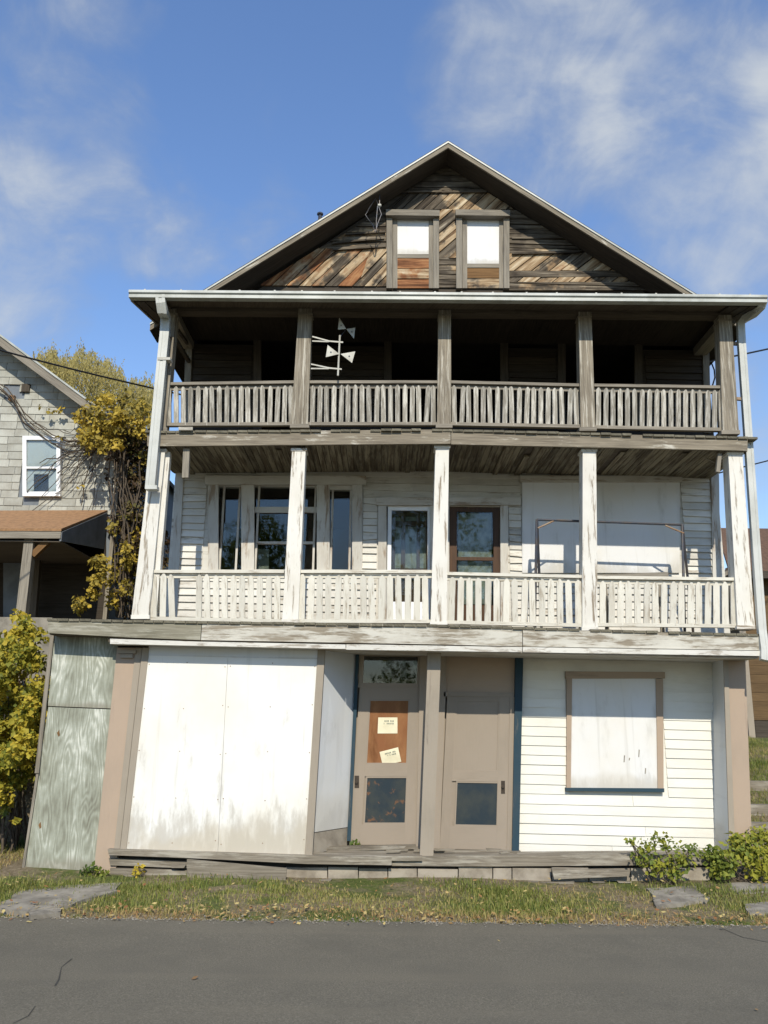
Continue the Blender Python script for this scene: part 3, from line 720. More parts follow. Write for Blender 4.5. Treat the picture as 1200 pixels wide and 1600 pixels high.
# ================= railings
def picket_mesh(h, wd, mat):
    t = .022
    poly = [(-wd / 2, 0, 0), (wd / 2, 0, 0), (wd / 2, 0, h - wd * .55), (wd * .14, 0, h), (-wd * .14, 0, h), (-wd / 2, 0, h - wd * .55)]
    v, f = prism(poly, (0, t, 0)); me = bpy.data.meshes.new('baluster'); me.from_pydata(v, [], f)
    bm = bmesh.new(); bm.from_mesh(me); bmesh.ops.recalc_face_normals(bm, faces=bm.faces); bm.to_mesh(me); bm.free()
    uv = me.uv_layers.new(name='UVMap')
    for i, l in enumerate(me.loops): c = me.vertices[l.vertex_index].co; uv.data[i].uv = (c.z, c.x + c.y)
    me.materials.append(M[mat]); return me
def railing(x0, x1, yt0, yt1, yb0, yb1, xs, Y, mat, railmat, wd, lean=0, bow=0):
    """a run of pointed pickets between two posts"""
    a, c = P(x0, yb0, Y), P(x1, yb1, Y); ta, tc_ = P(x0, yt0, Y), P(x1, yt1, Y)
    r = stick('railing', a + Vector((0, .03, 0)), c + Vector((0, .03, 0)), .045, .07, railmat, H)
    stick('top_rail', ta + Vector((0, .03, 0)), tc_ + Vector((0, .03, 0)), .04, .085, railmat, r)
    stick('under_rail', ta + Vector((0, .045, -.055)), tc_ + Vector((0, .045, -.055)), .05, .03, railmat, r)
    h = ((ta.z - a.z) + (tc_.z - c.z)) / 2 - .035; me = picket_mesh(h, wd, mat)
    for x in xs:
        s = (x - x0) / (x1 - x0); p = a.lerp(c, s) + Vector((0, -.002 + .0 * rnd.random(), -.005 + rnd.uniform(-.014, .003)))
        q = ta.lerp(tc_, s)
        o = bpy.data.objects.new('baluster', me); C.objects.link(o); o.parent = r; o.location = p - ORG[r.name]
        o.rotation_euler = (0, math.atan2(q.x - p.x, q.z - p.z) + rnd.gauss(0, .016) + lean, rnd.uniform(-.15, .15))
    return r
def seq(a, b, n): return [a + (b - a) * i / (n - 1) for i in range(n)]
YR = YP + .05
railing(256, 462, 600, 597, 663, 662, seq(264, 455, 18), YR, 'picket_grey', 'grey_trim', .064)
railing(480, 686, 597, 597, 662, 662, seq(488, 677, 18), YR, 'picket_grey', 'grey_trim', .064)
railing(703, 910, 597, 602, 662, 666, seq(710, 901, 18), YR, 'picket_grey', 'grey_trim', .064)
railing(928, 1133, 602, 605, 667, 671, seq(935, 1128, 18), YR, 'picket_grey', 'grey_trim', .064)
s1 = [240, 254, 269] + seq(310, 433, 10)
railing(230, 444, 893, 893, 966, 970, s1, YR, 'picket_white', 'picket_white', .078)
railing(463, 676, 893, 893, 970, 971, [x for i, x in enumerate(seq(471, 665, 15))], YR, 'picket_white', 'picket_white', .08)
railing(696, 912, 896, 901, 972, 977, seq(705, 904, 15), YR, 'picket_white', 'picket_white', .08)
railing(932, 1156, 902, 905, 976, 978, seq(942, 1147, 16), YR, 'picket_white', 'picket_white', .08)

# ================= porch roof, gutter, downspouts
YG = -.72
gl, gr = P(201, 462, YG), P(1199, 470, YG)
prof = [(0, .0), (.0, .045), (-.022, .062), (-.022, .085), (-.018, .10), (.10, .10), (.10, 0)]
v = []; f = []; k = len(prof)
for e in (gl, gr):
    for y, z in prof: v.append((e.x, YG + y, e.z + z - .02))
f = [(i, (i + 1) % k, (i + 1) % k + k, i + k) for i in range(k)] + [tuple(range(k))[::-1], tuple(range(k, 2 * k))]
gut = mk('gutter', v, f, 'gutter', H, g=(1, 0, 0))
for i in range(20):
    p = gl.lerp(gr, (i + .5 + rnd.uniform(-.15, .15)) / 20) + Vector((0, 0, .082))
    b = MB(); b.box((p.x - .012, YG - .015, p.z), (p.x + .012, YG + .09, p.z + .012)); b.box((p.x - .016, YG + .07, p.z + .012), (p.x + .016, YG + .10, p.z + .03)); b.mk('gutter_strap', 'tin', gut)
PITCHR = R(12.5)
def roof_quad(xa, xb, ya, yb, za, th):
    rise = (yb - ya) * math.tan(PITCHR)
    dzx = (gr.z - gl.z)
    return prism([(xa, ya, za), (xb, ya, za + dzx), (xb, ya, za + th + dzx), (xa, ya, za + th)], (0, yb - ya, rise))
rv_, rf_ = roof_quad(gl.x + .03, gr.x - .03, YG + .11, YW - .02, gl.z + .0, .07)
pr = mk('porch_roof', rv_, rf_, 'beam_dark', H, g=(0, 1, 0))
x = gl.x + .0; row = 0
while x < gr.x - .05:                                                 # ragged shingle ends over the gutter
    wd = rnd.uniform(.22, .33); s = (x - gl.x) / (gr.x - gl.x); z = gl.z + (gr.z - gl.z) * s + .086 + rnd.uniform(0, .006)
    for rw in range(2):
        y0 = YG + .035 + rw * .8 + rnd.uniform(-.015, .02)
        v, f = prism([(x, y0, z + rw * .178), (min(x + wd - .006, gr.x), y0, z + rw * .178), (min(x + wd - .006, gr.x), y0, z + .014 + rw * .178), (x, y0, z + .014 + rw * .178)], (0, .82, .82 * math.tan(PITCHR) + .004))
        mk('roof_shingle', v, f, 'shingle_dark', pr)
    x += wd
# beam over the top posts and dark ceiling
lin = panel('porch_beam', [(262, 466), (1142, 473), (1142, 493), (262, 486)], YP + .01, .16, 'beam_dark', H, g=(1, 0, 0))
cz = P(690, 474, YP).z
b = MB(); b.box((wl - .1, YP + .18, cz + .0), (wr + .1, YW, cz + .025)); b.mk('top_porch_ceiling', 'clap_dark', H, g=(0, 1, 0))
for xa, xb in ((266, 300), (1136, 1104)):
    q0, q1 = P(xa, 492, YP + .2), P(xb, 520, YW); stick('side_beam', (q0.x, YP + .18, cz - .10), (q0.x, YW - .02, cz - .10), .2, .12, 'grey_trim', H)
stick('side_brace', P(272, 527, YP + .15), P(296, 566, YW), .05, .05, 'frame_dark', H); stick('side_brace', P(278, 516, YP + .3), P(296, 541, YW), .04, .04, 'frame_dark', H)
# soffit boards at both ends of the porch roof
for sgn, e in ((1, gl), (-1, gr)):
    for j in range(3):
        xx = e.x + sgn * (.06 + .14 * j)
        v, f = prism([(xx, YG + .12, e.z - .03), (xx + sgn * .125, YG + .12, e.z - .03), (xx + sgn * .125, YG + .12, e.z - .008), (xx, YG + .12, e.z - .008)], (0, 1.65, 1.65 * math.tan(PITCHR)))
        mk('soffit_board', v, f, 'frame_dark', pr, g=(0, 1, 0))
    v, f = prism([(e.x, YG + .10, e.z - .03), (e.x + sgn * .03, YG + .10, e.z - .03), (e.x + sgn * .03, YG + .10, e.z + .085), (e.x, YG + .10, e.z + .085)], (0, 1.7, 1.7 * math.tan(PITCHR)))
    mk('end_rake_board', v, f, 'grey_trim', pr, g=(0, 1, 0))
def spout(pts, wpx, mat='spout'):
    b = MB()
    for i in range(len(pts) - 1): b.bar(pts[i] if i == 0 else pts[i], pts[i + 1], wpx, .075)
    return b
# left spout: tapers from an elbow under the gutter to a square end
def ribbed(name, pts, w0):
    v = []; f = []; ring = [(-1, -1), (-.35, -1), (-.3, -.86), (.3, -.86), (.35, -1), (1, -1), (1, 1), (-1, 1)]; k = len(ring)
    for i, p in enumerate(pts):
        p = Vector(p)
        d = (Vector(pts[min(i + 1, len(pts) - 1)]) - Vector(pts[max(i - 1, 0)])).normalized()
        a = Vector((0, 1, 0)); s = d.cross(a).normalized()
        bdir = s.cross(d).normalized()
        for u, q in ring: v.append(p + s * (u * w0 / 2) + bdir * (-q * w0 * .34) * -1)
    for i in range(len(pts) - 1):
        for j in range(k): f.append((i * k + j, i * k + (j + 1) % k, (i + 1) * k + (j + 1) % k, (i + 1) * k + j))
    f += [tuple(range(k)), tuple(range((len(pts) - 1) * k, len(pts) * k))[::-1]]
    return mk(name, v, f, 'spout', H, g=(0, 0, 1))
YD = YP - .13
ls = ribbed('downspout', [P(251, 462, YG + .04), P(252, 474, YG + .05), P(254, 486, YG + .09), P(259, 496, YD), P(258, 520, YD), P(250, 600, YD), P(235, 765, YD)], .125)
rect('spout_band', 246, 558, 266, 562, YD - .052, .12, 'tin', ls); rect('spout_band', 227, 758, 245, 764, YD - .055, .13, 'spout', ls)
for xx, yy in ((264, 528), (262, 562)): stick('spout_stay', P(xx - 2, yy, YD), P(xx + 4, yy, YP + .02), .035, .035, 'metal_dark', ls)
YD2 = YP + .05
rs = ribbed('downspout', [P(1193, 468, YG + .04), P(1190, 478, YG + .1), P(1178, 490, YG + .3), P(1164, 498, YD2 - .03), P(1157, 505, YD2), P(1158, 530, YD2), P(1172, 730, YD2), P(1190, 985, YD2 - .12), P(1194, 1015, YD2 - .16), P(1194, 1032, YD2 - .19)], .10)
for xx, yy in ((1149, 538), (1153, 624)): stick('spout_stay', P(xx + 10, yy, YD2 + .03), P(xx - 4, yy - 1, YP + .1), .04, .04, 'metal_rust', rs)

# ================= gable
YGAB = YW
apx, lfx, rtx = (700, 224), (335, 447), (1072, 454)
YRK = .55
# backing of the gable
gb = panel('gable_wall', [(700, 250), (378, 470), (1032, 474)], YGAB + .004, .1, 'frame_dark', H)
strips('plank', [(697, 256), (640, 299), (757, 299)], 0.5, .105, YGAB, .02, 'gable_cool', gb)
strips('plank', [(640, 299), (600, 329), (803, 329), (757, 299)], 47, .145, YGAB, .018, 'gable_warm', gb, proud=.03)
strips('plank', [(602, 329), (498, 390), (604, 390)], 1.0, .088, YGAB, .02, 'gable_cool', gb, proud=.02)
strips('plank', [(498, 389), (405, 447), (560, 448), (580, 389)], 48, .15, YGAB, .012, 'gable_rust', gb, proud=.02)
strips('plank', [(580, 389), (560, 448), (604, 448), (604, 389)], 50, .15, YGAB, .012, 'gable_warm', gb, proud=.03)
strips('plank', [(686, 329), (686, 405), (714, 405), (714, 329)], 44, .16, YGAB, .014, 'gable_warm', gb, proud=.03)
strips('plank', [(686, 405), (686, 450), (714, 450), (714, 405)], 0, .085, YGAB, .02, 'gable_cool', gb)
strips('plank', [(795, 329), (803, 329), (915, 394), (795, 396)], -1.0, .085, YGAB, .02, 'gable_cool', gb, proud=.02)
strips('plank', [(795, 397), (918, 396), (966, 424), (795, 424)], 40, .15, YGAB, .012, 'gable_warm', gb, proud=.03)
strips('plank', [(795, 425), (968, 425), (982, 434), (795, 434)], -.5, .3, YGAB, .03, 'gable_cool', gb, proud=.01)
strips('plank', [(795, 435), (983, 434), (994, 442), (795, 442)], 40, .16, YGAB, .012, 'gable_warm', gb, proud=.02)
strips('plank', [(795, 443), (995, 443), (1012, 455), (795, 455)], -1, .2, YGAB, .03, 'gable_cool', gb, proud=.01)
# lifted, broken edges
for (xa, ya), (xb, yb), wd in (((520, 389), (603, 384), .05), ((520, 380), (600, 372), .03), ((800, 396), (905, 393), .035), ((540, 366), (602, 362), .03), ((690, 300), (760, 299), .03), ((605, 300), (690, 299), .025), ((800, 372), (890, 371), .03)):
    stick('plank', P(xa, ya, YGAB - .05), P(xb, yb, YGAB - .055), wd, .02, 'gable_cool', gb)
# two boarded attic windows
for x0, x1, pb in ((604, 686, 397), (713, 796, 412)):
    gwn = panel('attic_window', [(x0 - 1, 327), (x1 + 1, 328), (x1 + 1, 337), (x0 - 1, 336)], YGAB - .15, .15, 'grey_trim', H, g=(1, 0, 0))
    rect('window_casing', x0, 336, x0 + 9, 450, YGAB - .085, .08, 'grey_trim', gwn, g=(0, 0, 1)); rect('window_casing', x1 - 9, 336, x1, 450, YGAB - .085, .08, 'grey_trim', gwn, g=(0, 0, 1))
    rect('inner_jamb', x0 + 9.5, 336, x0 + 17, 450, YGAB - .035, .05, 'grey_trim', gwn, g=(0, 0, 1)); rect('inner_jamb', x1 - 16, 336, x1 - 9.5, 450, YGAB - .03, .05, 'grey_trim', gwn, g=(0, 0, 1))
    rect('boarded_panel', x0 + 15, 338, x1 - 14, pb, YGAB - .012, .02, 'sheet_clean', gwn, g=(1, 0, 0))
    rect('window_board', x0 + 17, pb + .5, x1 - 16, pb + 6, YGAB - .03, .03, 'grey_trim', gwn)
    yy = pb + 7
    while yy < 446:
        rect('window_board', x0 + 17, yy, x1 - 16, min(yy + 15, 450), YGAB - .02 - rnd.uniform(0, .02), .02, rnd.choice(('gable_rust', 'gable_warm', 'bare_brown')), gwn, g=(1, 0, 0)); yy += 16
# main roof with boarded underside, rake boards
A, L_, R_ = P(*apx, YRK), P(*lfx, YRK), P(*rtx, YRK)
dl = (L_ - A).normalized(); dr = (R_ - A).normalized(); dl.y = dr.y = 0
len_l = (wl - .42 - A.x) / dl.x; len_r = (wr + .42 - A.x) / dr.x
Le, Re = A + dl * len_l, A + dr * len_r
up = Vector((0, 0, 1))
for e, d in ((Le, dl), (Re, dr)):
    v, f = prism([A - up * .005, e - up * .005, e - up * .06, A - up * .06], (0, 9.6, 0))
    ro = mk('main_roof', v, f, 'frame_dark', H, g=(0, 1, 0))
    v, f = prism([A + up * .032, e + up * .032, e - up * .002, A - up * .002], (0, 9.7, 0))
    v = [p + Vector((0, -.03, 0)) for p in v]; mk('shingle_cover', v, f, 'shingle_dark', ro)
    v, f = prism([A - up * .012, e - up * .012, e - up * .105, A - up * .105], (0, .03, 0)); v = [p + Vector((0, -.032, 0)) for p in v]
    mk('rake_board', v, f, 'fascia_grey', ro, g=d)
    v, f = prism([A + up * .008, e + up * .008, e - up * .02, A - up * .02], (0, .012, 0)); v = [p + Vector((0, -.046, 0)) for p in v]
    mk('drip_edge', v, f, 'gutter', ro, g=d)
    v, f = prism([A - up * .085, e - up * .085, e - up * .105, A - up * .105], (0, YGAB - YRK - .05, 0)); mk('rake_soffit', v, f, 'frame_dark', ro, g=d)
p = P(500, 340, YRK + .3); b = MB(); b.tube([p - up * .05, p + up * .07], .03); b.tube([p + up * .05, p + up * .075], .05); b.mk('vent_pipe', 'metal_dark', H)

# ================= ground floor
YB = -.12                      # boarded shop window
YDOOR, YS = .55, .60           # doors, right-hand siding
# left lean-to of plywood
wing = MB(); a = P(44, 1358, -.02); c = P(90, 985, -.02); e = P(178, 1358, -.02)
wing.add(prism([Vector((a.x, 0, .0)), Vector((e.x, 0, .0)), Vector((e.x, 0, c.z + .05)), Vector((c.x, 0, c.z + .05))], (0, .9, 0)))
wg = wing.mk('side_lean_to', 'dark_void', H)
panel('plywood_sheet', [(86, 985), (186, 990), (173, 1107), (75, 1103)], -.05, .022, 'plywood', wg, g=(1, 0, 0))
panel('plywood_sheet', [(75.5, 1104.5), (173, 1108.5), (152, 1362), (38, 1360)], -.043, .02, 'plywood', wg, g=(1, 0, 0))
stick('edge_batten', P(82, 992, -.05), P(58, 1208, -.07), .05, .03, 'grey_trim', wg); stick('edge_batten', P(60, 1206, -.045), P(37, 1358, -.045), .03, .05, 'grey_trim', wg)
for px, py in ((91, 1145), (62, 1289), (178, 1190)): panel('knot_hole', [(px - 2, py), (px + 1.5, py - 5), (px + 2.5, py + 4), (px, py + 6)], -.046, .003, 'bare_brown', wg)
# left pilaster with its small capital
pl = panel('pilaster', [(183, 1012), (220, 1012), (180, 1366), (146, 1366)], -.10, .3, 'tan_paint', H, g=(0, 0, 1))
rect('pilaster_cap', 184, 1016, 212, 1021, -.15, .05, 'taupe', pl); rect('pilaster_cap', 187, 1022, 207, 1028, -.135, .035, 'taupe', pl)
panel('trim_board', [(212, 1012), (222, 1012), (187, 1328), (178, 1328)], -.115, .3, 'taupe', H, g=(0, 0, 1))
panel('trim_board', [(222.5, 1012), (233, 1012), (197, 1328), (187.5, 1328)], -.135, .3, 'taupe', H, g=(0, 0, 1))
# boarded shopfront, two sheets
sf = panel('boarded_shopfront', [(225, 1005), (505, 1005), (484, 1340), (190, 1334)], YB + .03, .08, 'dark_void', H)
panel('painted_sheet', [(233, 1006), (357, 1006), (340, 1334), (195, 1331)], YB, .028, 'sheet', sf, g=(1, 0, 0))
panel('painted_sheet', [(357.4, 1006), (498, 1006), (478, 1337), (340.4, 1334)], YB + .002, .026, 'sheet', sf, g=(1, 0, 0))
for u in (.03, .5, .97):
    for t in (.10, .3, .52, .74, .95):
        for x0, x1, x2, x3 in ((233, 357, 340, 195), (357.4, 498, 478, 340.4)):
            xx = (x0 + (x3 - x0) * t) * (1 - u) + (x1 + (x2 - x1) * t) * u; yy = 1006 + 326 * t + rnd.uniform(-4, 4); q = P(xx, yy, YB - .003); MB().tube([q, q + Vector((0, .006, 0))], .007, 6).mk('nail_head', 'metal_rust', sf)
panel('shadow_strip', [(233, 1008), (498, 1006), (497, 1030), (232, 1024)], YB - .008, .007, 'sheet_side', sf, g=(1, 0, 0))  # greyer strip stands in for the porch edge's shadow, no board here
panel('trim_board', [(497, 1006), (508.5, 1006), (488, 1336), (476, 1336)], YB - .02, .10, 'taupe', H, g=(0, 0, 1))
# angled return into the doorway
A0, A1 = P(508, 1004, YB + .08), P(487, 1301, YB + .08); B0, B1 = P(557, 1004, YDOOR + .02), P(545, 1292, YDOOR + .02)
v, f = prism([A0, B0, B1, A1], (.02, .012, 0)); v2 = [p - Vector((.02, .012, 0)) for p in v]
rs_ = mk('return_panel', v2, f, 'sheet_side', H, g=(1, 0, 0))
A2, B2 = P(485, 1336, YB + .08), P(542, 1322, YDOOR + .02)
v, f = prism([A1 + (A1 - A0) * .004, B1 + (B1 - B0) * .004, B2, A2], (-.04, .02, 0)); mk('return_base', v, f, 'block', H)
# blue edge strips
panel('blue_trim', [(557, 1006), (562, 1006), (548, 1314), (542, 1314)], YDOOR - .03, .1, 'blue_paint', H, g=(0, 0, 1))
panel('blue_trim', [(806, 1010), (818, 1010), (811, 1332), (800, 1332)], YDOOR - .05, .2, 'blue_paint', H, g=(0, 0, 1))
# doorway backing + frame
panel('doorway_wall', [(550, 1000), (820, 1000), (815, 1345), (535, 1345)], YDOOR + .09, .06, 'beige_paint', H)
def leafdoor(name, outer, panels, Y, mat):
    """door leaf: stiles and rails stand proud of the panels"""
    o = [P(x, y, Y) for x, y in outer]
    v, f = prism([q + Vector((0, .022, 0)) for q in o], (0, .025, 0)); d = mk(name, v, f, mat, H, g=(0, 0, 1))
    tl, tr, br, bl = outer
    def at(u, t):  # u across, t down
        xa = tl[0] + (bl[0] - tl[0]) * t; xb = tr[0] + (br[0] - tr[0]) * t; ya = tl[1] + (bl[1] - tl[1]) * t; yb = tr[1] + (br[1] - tr[1]) * t
        return (xa + (xb - xa) * u, ya + (yb - ya) * u)
    u0, u1 = panels[0][0], panels[0][1]; ts = [0] + [x for p in panels for x in (p[2], p[3])] + [1]
    panel('stile', [at(0, 0), at(u0, 0), at(u0, 1), at(0, 1)], Y, .021, mat, d, g=(0, 0, 1)); panel('stile', [at(u1, 0), at(1, 0), at(1, 1), at(u1, 1)], Y, .021, mat, d, g=(0, 0, 1))
    for i in range(0, len(ts), 2): panel('rail', [at(u0, ts[i]), at(u1, ts[i]), at(u1, ts[i + 1]), at(u0, ts[i + 1])], Y + .001, .02, mat, d, g=(1, 0, 0))
    for p in panels: panel('door_panel', [at(p[0], p[2]), at(p[1], p[2]), at(p[1], p[3]), at(p[0], p[3])], Y + .014, .007, p[4], d, g=(0, 0, 1))
    for p in panels:                                                    # planted moulding round each panel
        e = .022; m_ = MB()
        for ua, ub, ta, tb_ in ((p[0], p[1], p[2], p[2] + e * .5), (p[0], p[1], p[3] - e * .5, p[3]), (p[0], p[0] + e, p[2] + e * .5, p[3] - e * .5), (p[1] - e, p[1], p[2] + e * .5, p[3] - e * .5)):
            m_.add(prism([P(*at(ua, ta), Y + .004), P(*at(ub, ta), Y + .004), P(*at(ub, tb_), Y + .004), P(*at(ua, tb_), Y + .004)], (0, .012, 0)))
        m_.mk('panel_moulding', mat, d)
    return d, at
dA, atA = leafdoor('shop_door', [(562, 1074), (657, 1074), (650, 1320), (546, 1320)], [(.17, .83, .075, .49, 'ochre'), (.19, .84, .565, .87, 'blue_rust')], YDOOR, 'beige_paint')
dA['label'] = 'beige door with orange-brown upper panel'
rect('lock_plate', 554, 1212, 561, 1231, YDOOR - .006, .006, 'lock', dA); q = P(557, 1222, YDOOR - .03); b = MB(); b.tube([q, q + Vector((0, .03, 0))], .02, 10); b.mk('door_knob', 'lock', dA)
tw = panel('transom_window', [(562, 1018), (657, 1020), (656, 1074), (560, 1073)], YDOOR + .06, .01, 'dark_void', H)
for pp in ([(561, 1010), (659, 1011), (659, 1026), (561, 1025)], [(560, 1067), (657, 1068), (656, 1075), (559, 1074)]): panel('transom_rail', pp, YDOOR - .005, .06, 'beige_paint', tw, g=(1, 0, 0))
for pp in ([(561, 1025), (569, 1025), (567, 1067), (560, 1067)], [(653, 1026), (659, 1026), (657, 1068), (651, 1068)]): panel('transom_stile', pp, YDOOR - .003, .06, 'beige_paint', tw, g=(0, 0, 1))
panel('transom_pane', [(568, 1025), (654, 1026), (652, 1068), (566, 1067)], YDOOR + .03, .003, 'glass', tw)
panel('door_jamb', [(657, 1010), (668, 1010), (660, 1328), (650, 1328)], YDOOR - .03, .1, 'beige_paint', H, g=(0, 0, 1))
dB, atB = leafdoor('shop_door', [(699, 1088), (797, 1089), (792, 1328), (687, 1326)], [(.14, .84, .02, .495, 'beige_paint'), (.20, .855, .555, .85, 'blue_panel')], YDOOR, 'beige_paint')
dB['label'] = 'beige door with plain upper panel'
rect('lock_plate', 783, 1220, 789, 1240, YDOOR - .006, .006, 'lock', dB); q = P(786, 1229, YDOOR - .03); b = MB(); b.tube([q, q + Vector((0, .03, 0))], .02, 10); b.mk('door_knob', 'lock', dB)
panel('door_overpanel', [(692, 1008), (806, 1010), (804, 1082), (694, 1081)], YDOOR + .02, .03, 'tan_paint', H, g=(1, 0, 0))
panel('door_head', [(694, 1081), (804, 1082), (803, 1089), (693, 1088)], YDOOR - .012, .08, 'beige_paint', H, g=(1, 0, 0))
panel('door_jamb', [(797, 1089), (806, 1089), (801, 1330), (792, 1330)], YDOOR - .012, .08, 'beige_paint', H, g=(0, 0, 1)); panel('door_jamb', [(686, 1010), (699, 1010), (687, 1328), (676, 1328)], YDOOR - .012, .08, 'beige_paint', H, g=(0, 0, 1))
cp = panel('doorway_post', [(669, 1010), (689.5, 1010), (677, 1338), (656, 1338)], -.10, .17, 'taupe', H, g=(0, 0, 1))
# right-hand siding with its boarded window
xl_, xr_ = P(814, 1200, YS).x, P(1116, 1200, YS).x
zs0 = P(960, 1337, YS).z; zs1 = P(960, 1010, YS).z
sw = panel('siding_wall', [(812, 1000), (1114, 1000), (1119, 1345), (808, 1345)], YS + .004, .08, 'clap_store', H, g=(1, 0, 0))
wo = opn(889, 1048, 1031, 1236, YS)
xa0, xa1 = P(808, 1330, YS).x, P(815, 1020, YS).x; xb0, xb1 = P(1117, 1330, YS).x, P(1112, 1020, YS).x
clap(sw, xl_, xr_, zs0, zs1, YS, .1225, [wo], 'clap_store', slope=-.012, droop=.003, lap=.55, xl=lambda z: xa0 + (xa1 - xa0) * (z - zs0) / (zs1 - zs0), xr=lambda z: xb0 + (xb1 - xb0) * (z - zs0) / (zs1 - zs0))
bw = panel('boarded_window', [(884, 1049), (1039, 1050), (1039, 1060), (884, 1060)], YS - .06, .055, 'tan_paint', H, g=(1, 0, 0))
panel('window_casing', [(886, 1060), (894, 1060), (892, 1231), (885, 1231)], YS - .05, .05, 'tan_paint', bw, g=(0, 0, 1)); panel('window_casing', [(1025, 1061), (1036, 1061), (1037, 1232), (1028, 1232)], YS - .05, .05, 'tan_paint', bw, g=(0, 0, 1))
panel('window_sill', [(884, 1231), (1038, 1232), (1038, 1238), (884, 1236)], YS - .07, .07, 'blue_paint', bw, g=(1, 0, 0))
wp = panel('painted_board', [(893, 1059), (1026, 1060), (1029, 1232), (891, 1231)], YS - .032, .03, 'sheet_clean', bw, g=(1, 0, 0))
for px, py, h in ((975, 1180, 11), (998, 1171, 12), (983, 1184, 4), (1008, 1200, 9)):
    panel('paint_flake', [(px, py), (px + 1.6, py + .5), (px + .8, py + h), (px - .6, py + h)], YS - .0345, .002, 'grey_trim', bw)
# right return wall and pilaster
v, f = prism([P(1112, 1005, YS), P(1130, 1005, .095), P(1140, 1325, .095), P(1116, 1340, YS)], (.012, 0, 0)); mk('return_wall', v, f, 'sheet_side', H, g=(0, 0, 1))
pr_ = panel('pilaster', [(1131.5, 1012), (1164, 1012), (1176, 1345), (1142, 1345)], .10, .06, 'tan_paint', H, g=(0, 0, 1))
panel('trim_board', [(1130, 1012), (1137, 1012), (1149, 1330), (1140, 1330)], .08, .02, 'taupe', pr_, g=(0, 0, 1))
panel('store_side_wall', [(1146, 1012), (1163.5, 1012), (1175, 1340), (1156, 1340)], .162, .84, 'tan_paint', H, g=(0, 0, 1))
# sills and rotten timbers along the base
panel('sill_beam', [(168, 1327), (300, 1331), (480, 1337), (612, 1340), (612, 1352), (480, 1350), (300, 1341), (170, 1336)], -.20, .3, 'sill', H, g=(1, 0, 0))
panel('sill_beam', [(612.5, 1338), (666, 1338), (1010, 1335), (1010, 1352), (760, 1354), (612.5, 1353)], -.14, .3, 'sill', H, g=(1, 0, 0))
panel('sill_beam', [(1011, 1336), (1118, 1336), (1118, 1352), (1011, 1352)], -.06, .4, 'sill', H, g=(1, 0, 0))
# threshold steps in front of both doors
v, f = prism([P(486, 1338, -.18), P(660, 1338, -.18), P(655, 1321, YDOOR + .05), P(540, 1321, YDOOR + .05)], (0, 0, -.05)); th1 = mk('threshold', v, f, 'sill', H, g=(1, 0, 0))
v, f = prism([P(660, 1340, -.12), P(820, 1338, -.12), P(812, 1328, YDOOR + .05), P(660, 1328, YDOOR + .05)], (0, 0, -.05)); mk('threshold', v, f, 'sill', H, g=(1, 0, 0))
panel('threshold_plank', [(512, 1324), (650, 1321), (650, 1327), (511, 1330)], .2, .12, 'sill', H, g=(1, 0, 0)); panel('threshold_plank', [(680, 1329), (800, 1330), (800, 1335), (680, 1334)], .3, .12, 'sill', H, g=(1, 0, 0))
# foundation of rendered blocks
fd = panel('foundation', [(165, 1338), (1118, 1340), (1120, 1395), (165, 1395)], -.02, .3, 'dark_void', H)
xs = [445, 512, 560, 606, 652, 716, 770, 800, 862, 920, 985, 1050, 1110]
for a, c in zip(xs, xs[1:]):
    t = 1356 + rnd.uniform(-1, 1.5)
    panel('block', [(a + .8, t), (c - .8, t + rnd.uniform(-1, 1)), (c - .8, 1384), (a + .8, 1384)], -.09 - rnd.uniform(0, .03), .08, 'block', fd)
panel('base_plank', [(170, 1341), (300, 1346), (302, 1357), (172, 1352)], -.13, .06, 'sill', H, g=(1, 0, 0))
panel('base_plank', [(172, 1357), (292, 1360), (292, 1370), (172, 1366)], -.15, .06, 'sill', H, g=(1, 0, 0))
bpl = panel('skirting_plank', [(292, 1343), (448, 1357), (446, 1378), (293, 1376)], -.30, .04, 'sill', H, g=(1, 0, 0)); bpl['label'] = 'wide loosened grey base board'
lp = panel('fallen_plank', [(862, 1357), (985, 1360), (983, 1369), (866, 1374)], -.24, .05, 'sill', None, g=(1, 0, 0)); tag(lp, 'short grey plank leaning on the foundation blocks below the right-hand siding', 'plank')

rq = random.Random(17)
for k in range(16):
    x = rq.uniform(175, 1000); y = rq.uniform(1352, 1378) if x < 300 else rq.uniform(1374, 1380); w_ = rq.uniform(14, 40); hh = rq.uniform(2, 4)
    panel('base_splinter', [(x, y), (x + w_, y + rq.uniform(-2, 2)), (x + w_ * rq.uniform(.8, 1), y + hh), (x + w_ * .1, y + hh)], -.17 - rq.uniform(0, .1), .05, 'sill', fd, g=(1, 0, 0))
for k in range(9):
    x = rq.uniform(500, 790); y = 1324 + rq.uniform(-2, 9); w_ = rq.uniform(12, 34)
    panel('base_splinter', [(x, y), (x + w_, y + rq.uniform(-1.5, 1.5)), (x + w_ * .9, y + 3), (x + 2, y + 3.5)], rq.uniform(-.1, .3), .03, 'sill', th1, g=(1, 0, 0))
